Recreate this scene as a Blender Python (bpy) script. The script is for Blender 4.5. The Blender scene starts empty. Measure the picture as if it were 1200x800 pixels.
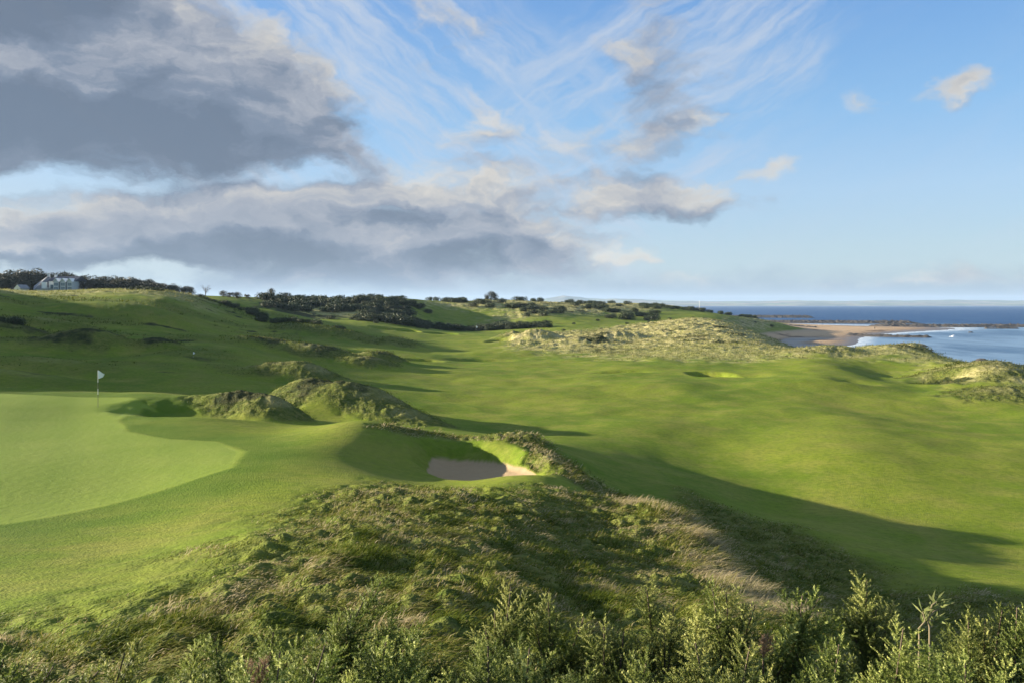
import bpy, math, random, time
import numpy as np
T0 = time.time()
random.seed(7)
rng = np.random.default_rng(11)
F = 933.0            # focal length in photo pixels (28 mm lens on 36 mm, 1200 px)
HY = 357.0           # horizon row
CZ = 16.5            # eye height above the sea
SUN_AZ = math.radians(12)     # ahead of due left
SUN_EL = math.radians(10.5)
SUNV = np.array([-math.cos(SUN_AZ) * math.cos(SUN_EL), math.sin(SUN_AZ) * math.cos(SUN_EL), math.sin(SUN_EL)])
EXP = 1.95

sc = bpy.context.scene
COL = sc.collection
R = math.radians

# ------------------------------------------------------------------ helpers
def link(o):
    COL.objects.link(o)
    return o

def tag(o, label=None, cat=None, group=None, kind=None):
    if label: o['label'] = label
    if cat: o['category'] = cat
    if group: o['group'] = group
    if kind: o['kind'] = kind
    return o

def mesh_np(name, verts, faces, mat=None, smooth=False, attrs=None, colors=None):
    """faces: int array (n,3) or (n,4)"""
    verts = np.asarray(verts, dtype=np.float32).reshape(-1, 3)
    faces = np.asarray(faces, dtype=np.int32)
    k = faces.shape[1]
    me = bpy.data.meshes.new(name)
    me.vertices.add(len(verts)); me.vertices.foreach_set('co', verts.ravel())
    me.loops.add(faces.size); me.loops.foreach_set('vertex_index', faces.ravel())
    me.polygons.add(len(faces))
    me.polygons.foreach_set('loop_start', np.arange(len(faces), dtype=np.int32) * k)
    me.polygons.foreach_set('loop_total', np.full(len(faces), k, dtype=np.int32))
    if smooth:
        me.polygons.foreach_set('use_smooth', np.ones(len(faces), dtype=bool))
    me.update(calc_edges=True)
    if colors:
        for n, c in colors.items():
            a = me.color_attributes.new(n, 'FLOAT_COLOR', 'POINT')
            cc = np.ones((len(verts), 4), dtype=np.float32); cc[:, :3] = c
            a.data.foreach_set('color', cc.ravel())
    if attrs:
        for n, c in attrs.items():
            a = me.attributes.new(n, 'FLOAT', 'POINT')
            a.data.foreach_set('value', np.asarray(c, dtype=np.float32))
    if mat: me.materials.append(mat)
    return me

def obj(name, me, parent=None, loc=None):
    o = bpy.data.objects.new(name, me); link(o)
    if parent: o.parent = parent
    if loc is not None: o.location = loc
    return o

class MB:
    """collects simple solids into one mesh"""
    def __init__(s): s.v = []; s.f = []
    def add(s, vs, fs):
        b = len(s.v); s.v += [tuple(v) for v in vs]; s.f += [tuple(b + i for i in f) for f in fs]
    def box(s, x0, x1, y0, y1, z0, z1):
        s.add([(x0,y0,z0),(x1,y0,z0),(x1,y1,z0),(x0,y1,z0),(x0,y0,z1),(x1,y0,z1),(x1,y1,z1),(x0,y1,z1)],
              [(0,3,2,1),(4,5,6,7),(0,1,5,4),(1,2,6,5),(2,3,7,6),(3,0,4,7)])
    def gable(s, x0, x1, y0, y1, z0, z1, axis='x'):
        if axis == 'x':
            ym = (y0 + y1) / 2
            s.add([(x0,y0,z0),(x1,y0,z0),(x1,y1,z0),(x0,y1,z0),(x0,ym,z1),(x1,ym,z1)],
                  [(0,3,2,1),(0,1,5,4),(2,3,4,5),(1,2,5),(3,0,4)])
        else:
            xm = (x0 + x1) / 2
            s.add([(x0,y0,z0),(x1,y0,z0),(x1,y1,z0),(x0,y1,z0),(xm,y0,z1),(xm,y1,z1)],
                  [(0,3,2,1),(1,2,5,4),(3,0,4,5),(0,1,4),(2,3,5)])
    def tube(s, pts, rad, n=6):
        pts = [np.array(p, float) for p in pts]; rings = []
        if not hasattr(rad, '__len__'): rad = [rad] * len(pts)
        for i, p in enumerate(pts):
            d = pts[min(i+1, len(pts)-1)] - pts[max(i-1, 0)]; d = d / (np.linalg.norm(d) + 1e-9)
            a = np.cross(d, (0,0,1) if abs(d[2]) < .9 else (1,0,0)); a /= np.linalg.norm(a); b = np.cross(d, a)
            rings.append([p + rad[i] * (math.cos(t) * a + math.sin(t) * b) for t in np.linspace(0, 2*math.pi, n, endpoint=False)])
        base = len(s.v)
        for rg in rings: s.v += [tuple(q) for q in rg]
        for i in range(len(pts) - 1):
            for j in range(n):
                a = base + i*n + j; b = base + i*n + (j+1) % n
                s.f.append((a, b, b + n, a + n))
        s.f.append(tuple(base + j for j in range(n-1, -1, -1)))
        s.f.append(tuple(base + (len(pts)-1)*n + j for j in range(n)))
    def mesh(s, name, mat, smooth=False):
        me = bpy.data.meshes.new(name); me.from_pydata(s.v, [], s.f); me.materials.append(mat)
        if smooth: me.polygons.foreach_set('use_smooth', [True] * len(me.polygons))
        me.update(); return me
    def build(s, name, mat, parent=None, loc=None, smooth=False):
        return obj(name, s.mesh(name, mat, smooth), parent, loc)

def empty(name, loc, rz=0):
    o = bpy.data.objects.new(name, None); link(o); o.location = loc; o.rotation_euler.z = rz
    o.empty_display_size = .2
    return o

def copy_tree(o, parent=None):
    c = o.copy(); COL.objects.link(c); c.parent = parent
    for ch in list(o.children): copy_tree(ch, c)
    return c

def sstep(a, b, x):
    t = np.clip((x - a) / (b - a), 0, 1); return t * t * (3 - 2 * t)

# gradient noise
_perm = np.random.default_rng(3).permutation(4096).astype(np.int64)
_ang = np.random.default_rng(4).random(4096) * 2 * np.pi
_gx, _gy = np.cos(_ang), np.sin(_ang)
def gnoise(x, y):
    xi = np.floor(x).astype(np.int64); yi = np.floor(y).astype(np.int64)
    fx = x - xi; fy = y - yi
    u = fx**3 * (fx * (fx * 6 - 15) + 10); v = fy**3 * (fy * (fy * 6 - 15) + 10)
    def g(ix, iy, dx, dy):
        h = _perm[(_perm[ix & 4095] + iy) & 4095]
        return _gx[h] * dx + _gy[h] * dy
    a = g(xi, yi, fx, fy); b = g(xi+1, yi, fx-1, fy); c = g(xi, yi+1, fx, fy-1); d = g(xi+1, yi+1, fx-1, fy-1)
    return 1.5 * ((a*(1-u) + b*u) * (1-v) + (c*(1-u) + d*u) * v)
def fbm(x, y, oct=4, rough=.5, seed=0):
    s = 0; a = 1; n = 0
    for i in range(oct):
        s = s + a * gnoise(x + 17.3*seed + 31.7*i, y - 9.1*seed + 11.9*i); n += a; a *= rough; x = x * 2.03; y = y * 2.03
    return s / n
def ridged(x, y, oct=3, seed=0):
    s = 0; a = 1; n = 0
    for i in range(oct):
        s = s + a * (1 - 2*np.abs(gnoise(x + 7.3*seed + 13*i, y + 5*seed)))
        n += a; a *= .5; x = x * 2.1; y = y * 2.1
    return s / n

def PW(px, D):      # plan position of an image column at a depth
    return ((px - 600) / F * D, D)

# ------------------------------------------------------------------ terrain
# control points of the base ground: (image column, depth, height below the eye)
CP = []
def P(px, py, D): CP.append((*PW(px, D), -(py - HY) / F * D))
def Z(px, D, z): CP.append((*PW(px, D), z))
def W(x, y, z): CP.append((x, y, z))
# the dune the camera stands on
for t in range(0, 360, 45): W(1.2*math.cos(R(t)), 1.2*math.sin(R(t)), -1.75)
for px, z in ((0,-2.45),(200,-2.4),(400,-2.35),(600,-2.35),(800,-2.4),(1000,-2.45),(1200,-2.5)): Z(px, 3, z)
for px, z in ((0,-2.9),(200,-2.85),(400,-2.75),(600,-2.8),(800,-2.9),(1000,-3.0),(1200,-3.1)): Z(px, 5, z)
P(100,750,7.8); P(0,745,8.2); P(300,690,9.5); P(450,690,9.2); P(560,700,9.2); P(640,703,10.6); P(740,705,11.3)
P(300,622,14); P(450,620,14.5); P(520,640,13.3); P(610,640,15.5); P(690,640,17.6); P(0,700,10.5); P(150,650,14); P(0,640,15.5)
P(450,580,21); P(550,572,24); P(600,576,23); P(700,612,20.9); P(755,640,18.2)
P(360,590,20)
P(0,615,19); P(150,590,22); P(285,545,27.5); P(0,540,28.5); P(0,480,44); P(115,477,47); P(115,520,34); P(250,500,40)
P(0,456,56); P(115,457,57); P(200,460,55)
Z(0,64,-6.9); Z(115,66,-7.5); Z(200,66,-7.9); Z(260,68,-8.2)
Z(200,82,-7.4); P(100,424,92); P(0,402,100); P(0,380,122); P(0,350,150); P(0,342,168); P(120,345,172); P(220,353,175)
P(280,370,188); P(330,386,170); Z(300,150,-6.3); Z(250,150,-5.2); P(100,380,135); P(200,390,138); P(250,402,112); Z(300,100,-7.6)
P(60,341.5,312); P(130,340,300); P(235,347,300); P(180,346.5,300); P(0,343.5,215); P(60,343.5,225); P(120,343,225); P(0,344,262); P(60,343.5,262); P(180,348,240); P(235,351,235); P(270,356,260); P(300,360,230); Z(275,238,-2.2)
W(-300,330,7.5); W(-420,420,7)
# middle: mounds and the low fairway
P(350,505,39); P(430,499,37); P(250,470,52)
Z(330,57,-7.7); Z(430,50,-7.6); Z(350,66,-8.2); Z(450,72,-9.1); P(500,440,108); P(430,440,100); Z(400,84,-8.6); Z(340,104,-7.9); Z(420,130,-8.8)
P(500,400,200); P(550,389,262); P(440,400,175); P(460,384,240)
P(400,355,330); P(440,351,395); P(500,352.5,410); P(545,354,415); P(370,351.5,375); P(350,374,255); P(440,376,262); P(470,352,345); Z(400,480,0.6); Z(300,480,1.5); Z(520,560,-.5); Z(620,600,-2.5); P(550,352,400); P(620,354,450); P(700,356.5,480); P(800,359.5,500); P(320,350,340)
P(540,372,350); P(620,374,330); P(700,374,340); P(830,368,430); P(480,366,330)
P(620,402,190); P(640,414,160); P(750,391,235); P(800,401,182); P(870,386,260); P(900,406,178); P(850,378,325); P(790,377,330); P(720,381,300); P(790,368,400); P(700,392,230)
# right: dune line above the beach
P(940,412,150); P(1050,407,150); P(1120,426,120); P(1160,432,107); P(1200,438,100); P(1040,440,118); P(900,428,122); P(1000,432,115)
P(1200,470,80); P(1100,484,75); P(850,470,80); P(700,500,62); P(760,432,118); P(650,440,112)
P(1000,520,53); P(1200,560,45); P(1200,635,33.3); P(900,600,38.3); P(1050,600,38); P(800,548,48); P(650,508,58); P(560,500,62)
# crest beyond the bunker, green shelf left of it
P(510,508,41); P(600,517,37.5); P(650,545,32); P(450,535,33.5); Z(400,31,-5.95); Z(430,35,-6.0); Z(425,29,-5.95); Z(560,33.5,-6.8); P(667,567,28)
P(790,600,23); P(830,650,18); P(880,700,14.5)
Z(700,33,-7.6); Z(760,33,-8.2); Z(850,29.5,-8.3)
P(800,572,38); P(900,612,31); P(1000,652,26.3); P(1100,692,22.3); P(1200,700,21)
Z(880,26,-8.1); Z(960,20.5,-7.6); Z(1100,15,-6.6); P(980,740,11.5); Z(1200,12,-6.0)
# beach, bay, sea bed, far points
Z(960,185,-13); Z(1080,180,-14); Z(1150,150,-13); Z(1250,120,-12.5)
Z(900,360,-15.1); Z(955,345,-15.6); Z(990,330,-16.4); Z(930,400,-15.2); Z(1000,420,-16.0); Z(900,300,-14.3); Z(940,260,-15.0); Z(1000,240,-15.9); Z(1060,225,-16.9)
Z(990,302,-16.8); Z(1100,300,-18.5); Z(1200,215,-17.2); Z(1200,300,-19); Z(1060,400,-18); Z(1160,450,-18.5)
Z(900,395,-14.7); Z(845,332,-9.0); Z(872,388,-7.7); Z(893,396,-13.9); Z(905,455,-7.6); Z(930,450,-13.4); Z(880,305,-12.8); Z(880,350,-13.8); Z(866,350,-13.6); Z(905,470,-12)
Z(870,480,-8.4); Z(880,600,-11); Z(830,620,-8)
Z(980,500,-15.2); Z(1060,530,-15.9); Z(960,560,-15.3); Z(1120,550,-16.5); Z(1200,560,-18); Z(960,680,-17); Z(1050,650,-17.2); Z(900,720,-17)
Z(700,700,-6); Z(620,700,-4); Z(500,700,-2); Z(760,720,-10)
for px in (600,700,800,900,1000,1200): Z(px, 1100, -22)
for px in (0,200,400): Z(px, 900, 4)
Z(200,1800,0); Z(400,1800,-20); Z(0,1800,8)
# outside the frame; the high ground on the left is added to throw shade
W(-95,62,5.5); W(-112,85,9.5); W(-122,110,10.5); W(-140,140,14); W(-170,180,14); W(-133,165,9); W(-200,200,15); W(-75,45,-3.5); W(-150,60,8); W(-230,120,12); W(-82,78,0.5); W(-97,112,5.5); W(-115,142,6)
W(-45,25,-4.2); W(-30,8,-3.6); W(-60,-10,-4); W(-20,-20,-2.5); W(-100,-60,-2); W(0,-40,-3); W(0,-150,-3); W(40,-30,-7); W(25,5,-7.5); W(60,30,-9.5); W(100,60,-10.5); W(120,0,-14); W(170,0,-19); W(250,100,-24); W(250,-150,-24); W(-300,0,5); W(-300,-300,5)
W(-900,0,10); W(600,0,-26)
CP = np.array(CP)
def tcoord(x, y):
    r = np.sqrt(x*x + y*y) + .3
    return 2.3 * np.arctan2(x, y), np.log(r)
_C = .16
_cu, _cv = tcoord(CP[:,0], CP[:,1])
_A = np.sqrt((_cu[:,None]-_cu)**2 + (_cv[:,None]-_cv)**2 + _C*_C)
_n = len(CP)
_M = np.zeros((_n+1, _n+1)); _M[:_n,:_n] = _A - np.eye(_n) * .002; _M[:_n,_n] = 1; _M[_n,:_n] = 1
_w = np.linalg.solve(_M, np.r_[CP[:,2], 0])
def base(x, y):
    u, v = tcoord(x, y); out = np.empty(len(u))
    for i in range(0, len(u), 100000):
        s = slice(i, i+100000)
        d = np.sqrt((u[s,None]-_cu)**2 + (v[s,None]-_cv)**2 + _C*_C)
        out[s] = d @ _w[:_n] + _w[_n]
    back = sstep(2.4, 3.1, np.abs(np.arctan2(x, y)))
    return out * (1-back) + back * np.clip(-1.75 - .02*np.hypot(x, y), -3, 0)

# mounds: column, depth, height, half size across, half size in depth, turn, roughness, heath
MOUNDS = [
 (300,50.5,.95,3.1,3.4,20,1,.8),(270,52,.5,3,3,0,.7,.2),(326,49,.7,2.2,2.6,0,1,.3),(395,64,1.8,6.4,6.5,-20,1,.6),(360,67,1.0,3.2,4,0,1,.2),(440,60,1.5,5.8,4.2,-25,1,.25),(480,56,.5,4,3,-20,.9,.1),  # heath here is heather plus painted shade for the dark mound fronts
 (338,92,1.35,5,4.5,0,1,.35),(372,90,1.0,4,4,0,1,.25),(300,92,.5,7,4,0,.5,0),
 (320,124,1.7,7.5,5,0,1,.5),(372,120,1.6,6.5,4.5,0,1,.45),(412,122,.7,8,5,0,.6,.2),
 (433,116,1.4,5,4,0,1,.4),(452,128,1.3,4,3.5,0,1,.45),(418,128,.9,6,5,0,.8,0),
 (370,170,1.9,11,7,0,.9,.3),(350,178,1.2,6,5,0,.9,.4),(440,168,1.1,10,6,0,.8,.1),(468,175,1.4,6,5,0,.9,.4),
 (20,112,1.7,8,5,10,.6,.5),(70,102,1.6,9,4.5,-10,.7,.5),(120,104,1.7,6.5,4,0,.7,.6),(188,104,1.3,3.2,2.5,0,.9,.8),(60,84,1.2,9,5,-15,.4,.2),(25,74,.9,8,4,0,.3,.1),
 (60,128,1.5,9,4,0,.6,.1),(150,150,1.6,14,6,0,.3,0),(240,120,.9,8,4,0,.1,0),
 (605,38,.35,2.4,1.3,-20,1,.1),(650,33,.15,1.3,1.6,0,1,.1),(690,31,.3,1.2,1.6,0,1,.3),
 (1050,148,.6,7,7,0,1,0),(1075,150,1.0,3.5,4,0,1,.2),(1150,106,1.2,11,9,20,1,.3),(1110,99,-1.3,3.5,5,0,1,.9),(1170,84,.6,6,6,0,1,.3),
 (960,142,1.2,8,6,0,1,0),(1160,96,.9,7,5,0,1,.2),
 (625,205,2.2,7,6,0,1,0),(600,215,1.2,5,4,0,1,0),(690,190,1.6,7,5,0,1,.2),(720,205,1.9,9,6,0,1,0),
 (205,205,.7,12,6,0,.8,.3),(160,215,.9,14,7,0,.8,0),(230,195,.5,12,6,0,.8,0),
 (760,62,.25,6,6,0,0,0),(960,80,-.35,9,7,0,0,0),(620,90,.35,9,7,0,0,0),(760,95,.4,10,8,0,0,0),(950,95,.5,9,6,0,0,0),(480,150,.5,10,6,0,0,0),(590,160,.6,14,7,0,0,0),
]
# bunkers and hollows: column, depth, half across, half depth, turn, depth, sand
BUNK = [(560,33.6,2.0,4.7,28,.62,1.),(836,109,3.0,4.2,15,1.6,.35),(872,107,4.2,4.2,0,.45,0),(493,138,3.6,3.2,0,1.5,.2),(565,145,7,4,0,.9,.0),(585,202,3.4,4.5,0,1.5,.2),(517,236,4.5,6,0,1.8,.2),
        (475,235,4,6,0,1.6,.2),(226,47.5,4.8,4.4,-25,.7,.0),(170,47,3,2.6,0,.2,.0),(730,115,5,3,0,.6,0),(1000,96,4,4,0,.4,0),(450,232,4,5,0,1.4,.1)]
def rotf(x, y, cx, cy, rx, ry, a):
    c, s = math.cos(R(a)), math.sin(R(a)); dx, dy = x-cx, y-cy
    return np.hypot((dx*c + dy*s)/rx, (-dx*s + dy*c)/ry)

def polydist(x, y, poly):
    """signed distance (positive inside)"""
    inside = np.zeros(len(x), bool); dmin = np.full(len(x), 1e9)
    n = len(poly)
    for i in range(n):
        x0, y0 = poly[i]; x1, y1 = poly[(i+1) % n]
        ex, ey = x1-x0, y1-y0
        t = np.clip(((x-x0)*ex + (y-y0)*ey) / (ex*ex+ey*ey+1e-9), 0, 1)
        dmin = np.minimum(dmin, (x-x0-t*ex)**2 + (y-y0-t*ey)**2)
        cond = (y0 > y) != (y1 > y)
        xi = x0 + (y - y0) * ex / (ey if abs(ey) > 1e-9 else 1e-9)
        inside ^= cond & (x < xi)
    return np.where(inside, 1, -1) * np.sqrt(dmin)

def smooth_h(x, y):
    h = base(x, y)
    for (px, D, a, rx, ry, t, rg, he) in MOUNDS:
        cx, cy = PW(px, D); m = (np.abs(x-cx) < 2.2*max(rx,ry)) & (np.abs(y-cy) < 2.2*max(rx,ry))
        if m.any():
            d = rotf(x[m], y[m], cx, cy, rx*1.35, ry*1.35, t); h[m] += a * np.clip(1-d*d, 0, 1)**2
    for (px, D, rx, ry, t, dep, sd) in BUNK:
        cx, cy = PW(px, D); m = (np.abs(x-cx) < 2*max(rx,ry)) & (np.abs(y-cy) < 2*max(rx,ry))
        if m.any():
            w = .09*fbm(x[m]*.8, y[m]*.8, 2, seed=9)
            d = rotf(x[m], y[m], cx, cy, rx, ry, t) + w
            soft = .7 if sd == 0 else 1 - .3*sd
            in_ = .1 if sd == 0 else (.66 if sd == 1 else .5)
            h[m] -= dep * (1-sstep(in_, 1.08 if sd == 0 else 1.22, d)); h[m] += (0 if sd == 0 else .04)*dep*np.exp(-((d-1.25)/.22)**2)
    return h

def hit(px, py):
    D = np.geomspace(3, 1500, 2500); x = (px-600)/F*D
    z = smooth_h(x, D); ray = -(py-HY)/F*D
    k = np.argmax(ray < z) if (ray < z).any() else len(D)-1
    return (x[k], D[k])
def poly(*pts):
    return [hit(p[0], p[1]) if len(p) == 2 else (PW(p[0], p[2]) if p[2] > 0 else (p[0], p[1])) for p in pts]

G_GREEN = [PW(-400,44), PW(0,51), PW(150,50.5), PW(185,48)] + poly((168,478),(140,492),(150,505),(200,514),(255,517),(285,530),(272,548),(205,570),(100,598),(0,615)) + [PW(-400,18)]
G_ROUGH = poly((0,738),(100,706),(180,686),(260,640),(330,600),(400,578),(470,567),(545,571),(600,578),(640,572)) + \
          [PW(700,27.5), PW(760,30), PW(800,38.5), PW(860,35), PW(960,29), PW(1080,23), PW(1200,20.5), PW(1500,15), (14,-12), (-14,-12), (-12,2)]
G_RIDGE = [PW(430,38.2), PW(510,42), PW(600,40), PW(650,37), PW(700,34), PW(760,33), PW(700,28), PW(655,30), PW(640,33.5), PW(600,36.8), PW(520,39.6), PW(430,37)]
G_DUNE = [PW(612,172),PW(680,152),PW(760,138),PW(860,132),PW(900,134),PW(960,134),PW(1040,134),PW(1095,126),PW(1115,112),PW(1125,100),PW(1200,90),PW(1400,84),PW(1500,84),PW(1600,130),PW(1180,140),PW(1100,165),PW(1000,190),PW(950,215),PW(905,280),PW(868,345),PW(900,430),PW(905,470),PW(890,480),PW(862,400),PW(840,330),PW(780,318),PW(740,290),PW(640,225),PW(600,215)]
G_FAR = [PW(590,330),PW(600,380),PW(560,420),PW(620,470),PW(720,500),PW(775,500),PW(765,420),PW(700,370)]
G_HEATH = [PW(320,262),PW(480,268),PW(480,345),PW(455,372),PW(380,350),PW(310,345),PW(300,290)]
G_STRAW1 = [PW(360,285),PW(450,272),PW(462,262),PW(440,300),PW(400,318),PW(350,300)]
G_STRAW2 = [PW(-100,160),PW(60,168),PW(130,175),PW(240,172),PW(232,230),PW(100,250),PW(-50,245),PW(-200,240)]
G_STRAW3 = [PW(500,370),PW(600,372),PW(640,420),PW(700,455),PW(600,460),PW(470,352),PW(380,345)]
G_BEACH = [PW(868,372),PW(905,270),PW(960,215),PW(1040,190),PW(1130,165),PW(1300,125),(400,100),(700,300),PW(1300,800),PW(900,800),PW(880,560),PW(930,500),PW(912,430),PW(890,395)]

def terrain(x, y, fine=True):
    """height (world) and masks"""
    h = smooth_h(x, y); r = np.hypot(x, y)
    wob = fbm(x*.25, y*.25, 3, seed=1)
    M = {}
    sc_ = 1 + r*.02
    M['green'] = sstep(-.25, .25, polydist(x, y, G_GREEN) )
    M['collar'] = sstep(-5.5, -1, polydist(x, y, G_GREEN) + 2*wob) * sstep(.1, -.2, polydist(x, y, G_GREEN))
    rough = sstep(-1.6, 2.2, polydist(x, y, G_ROUGH) + 2.4*wob)
    rough = np.maximum(rough, sstep(-.5, .5, polydist(x, y, G_RIDGE) + .6*fbm(x*.6, y*.6, 2, seed=2)))
    lslope = sstep(-28, -40, x) * sstep(62, 80, y) * sstep(240, 190, y)
    rough = np.maximum(rough, lslope * .5 * sstep(-.15, .25, fbm(x*.045, y*.09, 4, .6, seed=61)))
    dune = sstep(-7, 6, polydist(x, y, G_DUNE) + 13*wob) * (.62 + .38*sstep(140, 200, r))
    far = sstep(-12, 12, polydist(x, y, G_FAR) + 20*wob)
    heath = np.maximum(.85*sstep(-12, 12, polydist(x, y, G_HEATH) + 18*wob), lslope*.5*sstep(.18, .34, fbm(x*.05, y*.11, 4, .6, seed=62)))
    s1 = sstep(-5, 5, polydist(x, y, G_STRAW1) + 14*wob)
    s2 = sstep(-6, 6, polydist(x, y, G_STRAW2) + 8*wob)
    s3 = sstep(-12, 12, polydist(x, y, G_STRAW3) + 25*wob)
    M['sand'] = np.zeros(len(x))
    heath = np.maximum(heath * (1-s1), 0)
    dry = np.maximum.reduce([dune, .8*s1, .65*s2, .9*s3, .95*far])
    for (px, D, a, rx, ry, t, rg, he) in MOUNDS:
        if rg <= 0: continue
        cx, cy = PW(px, D); m = (np.abs(x-cx) < 2.2*max(rx,ry)) & (np.abs(y-cy) < 2.2*max(rx,ry))
        if m.any():
            d = rotf(x[m], y[m], cx, cy, rx, ry, t) + .35*fbm(x[m]*.35, y[m]*.35, 3, seed=4)
            k = rg * (1-sstep(.75, 1.1, d)); rough[m] = np.maximum(rough[m], k)
            heath[m] = np.maximum(heath[m], he * (1-sstep(.4, .95, d + .25*wob[m])))
            if D < 130 and D > 28: dry[m] = np.maximum(dry[m], .4*rg*(1-sstep(.2,.5,np.hypot((x[m]-cx)/rx, (y[m]-cy)/ry))) )
    for (px, D, rx, ry, t, dep, sd) in BUNK:
        if sd <= 0: continue
        cx, cy = PW(px, D); m = (np.abs(x-cx) < 2*max(rx,ry)) & (np.abs(y-cy) < 2*max(rx,ry))
        d = rotf(x[m], y[m], cx, cy, rx, ry, t) + .09*fbm(x[m]*.8, y[m]*.8, 2, seed=9)
        edge = .82 if sd == 1 else .6
        M['sand'][m] = np.maximum(M['sand'][m], 1-sstep(edge-.02, edge+.02, d))
        rough[m] *= sstep(edge, edge+.12, d)
        dry[m] *= sstep(edge, edge+.12, d)
    beach = sstep(-3, 3, polydist(x, y, G_BEACH) + 7*wob)
    far_land = sstep(1.2, 3.2, -h - 12.6) # low ground
    beach = beach * sstep(-13.2, -14.2, h + .5*wob)
    beach = np.maximum(beach, sstep(-14.6, -15.3, h) * (r > 100))
    M['beach'] = beach
    dry *= 1-beach; heath = heath * (1-beach); rough *= 1-beach
    # relief
    land = 1 - beach
    near = 1-M['green']
    flat = (1-M['sand'])*land
    h = h + flat * (.11*fbm(x*.11, y*.11, 3, seed=5) * (1-.7*M['green']) * np.clip(r/30, .3, 2.5))
    hum = fbm(x*.9, y*1.1, 4, .55, seed=6)
    big = np.clip(r/60, .25, 1.5)
    nearr = sstep(70, 35, r)
    h = h + flat * rough * nearr * (.19*(np.abs(gnoise(x*1.05+2, y*.9))-.25) + .16*(np.abs(gnoise(x*2.3, y*2.1+5))-.25))
    h = h + flat * rough * (.19*hum*np.clip(r/40, .75, 1.3) + .025*ridged(x*1.6, y*1.9, 2, seed=7))
    dn = ridged(x*.085, y*.085, 4, seed=8)*1.0 + .9*ridged(x*.25, y*.22, 3, seed=10)
    h = h + flat * np.maximum(dune, .8*far) * (.55*dn*sstep(110,220,r) + .12*dn + .2*fbm(x*.6, y*.6, 3, seed=12) - .25)
    h = h + flat * np.maximum(s2*.7, np.maximum(s3*.9, heath*.8)*(r>140)) * (.8*fbm(x*.09, y*.09, 4, seed=13) + .3*fbm(x*.5,y*.5,3,seed=14))
    h = h + .03*M['sand']*fbm(x*2, y*2, 3, seed=15) + beach*.12*fbm(x*.1, y*.1, 4, seed=16)
    # dark scrub stains in the dune grass
    sp = sstep(.08, .26, fbm(x*.075, y*.10, 4, .62, seed=20))
    heath = np.maximum(heath, .75*sp*np.maximum(dune*.75, np.maximum(far, s3*.8)))
    M['rough'] = rough; dry *= .8 + .2*sstep(-.3, .3, wob); M['dry'] = dry; M['heath'] = heath; M['dune'] = dune
    return h + CZ, M

def gz(x, y):
    return float(terrain(np.array([x], float), np.array([y], float))[0][0])
def gzs(x, y): return terrain(np.asarray(x, float), np.asarray(y, float))[0]

# ------------------------------------------------------------------ node helpers
class NT:
    def __init__(s, nt): s.nt = nt; s.n = nt.nodes; s.l = nt.links
    def put(s, sock, v):
        if v is None: return
        if isinstance(v, bpy.types.NodeSocket): s.l.new(v, sock)
        else:
            if hasattr(sock.default_value, '__len__') and not hasattr(v, '__len__'): v = [v]*len(sock.default_value)
            if hasattr(v, '__len__') and len(v) == 3 and len(sock.default_value) == 4: v = (*v, 1)
            sock.default_value = v
    def math(s, op, a, b=None, c=None, clamp=False):
        n = s.n.new('ShaderNodeMath'); n.operation = op; n.use_clamp = clamp
        for i, v in enumerate((a, b, c)): s.put(n.inputs[i], v)
        return n.outputs[0]
    def vmath(s, op, a, b=None):
        n = s.n.new('ShaderNodeVectorMath'); n.operation = op
        s.put(n.inputs[0], a); s.put(n.inputs[1], b); return n.outputs[0]
    def noise(s, vec, scale=1, detail=4, rough=.5, dist=0, out='Fac', lac=2.0):
        n = s.n.new('ShaderNodeTexNoise'); s.put(n.inputs['Vector'], vec)
        s.put(n.inputs['Scale'], scale); s.put(n.inputs['Detail'], detail); s.put(n.inputs['Roughness'], rough); s.put(n.inputs['Distortion'], dist); s.put(n.inputs['Lacunarity'], lac)
        return n.outputs[out]
    def ramp(s, v, a, b, x=0., y=1., smooth=True):
        n = s.n.new('ShaderNodeMapRange'); n.interpolation_type = 'SMOOTHSTEP' if smooth else 'LINEAR'; n.clamp = True
        for k, q in zip(('Value','From Min','From Max','To Min','To Max'), (v, a, b, x, y)): s.put(n.inputs[k], q)
        return n.outputs[0]
    def mix(s, f, a, b, mode='MIX'):
        n = s.n.new('ShaderNodeMix'); n.data_type = 'RGBA'; n.blend_type = mode
        s.put(n.inputs[0], f); s.put(n.inputs[6], a); s.put(n.inputs[7], b); return n.outputs[2]
    def attr(s, name, out='Fac', t='GEOMETRY'):
        n = s.n.new('ShaderNodeAttribute'); n.attribute_name = name; n.attribute_type = t; return n.outputs[out]
    def mapv(s, v, scale=(1,1,1), loc=(0,0,0), rot=(0,0,0), vt='POINT'):
        n = s.n.new('ShaderNodeMapping'); n.vector_type = vt; s.put(n.inputs['Vector'], v)
        s.put(n.inputs['Scale'], scale); s.put(n.inputs['Location'], loc); s.put(n.inputs['Rotation'], rot); return n.outputs[0]
    def bump(s, h, strength=1, dist=.1, normal=None):
        n = s.n.new('ShaderNodeBump'); s.put(n.inputs['Height'], h); s.put(n.inputs['Strength'], strength); s.put(n.inputs['Distance'], dist)
        if normal is not None: s.l.new(normal, n.inputs['Normal'])
        return n.outputs[0]

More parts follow.
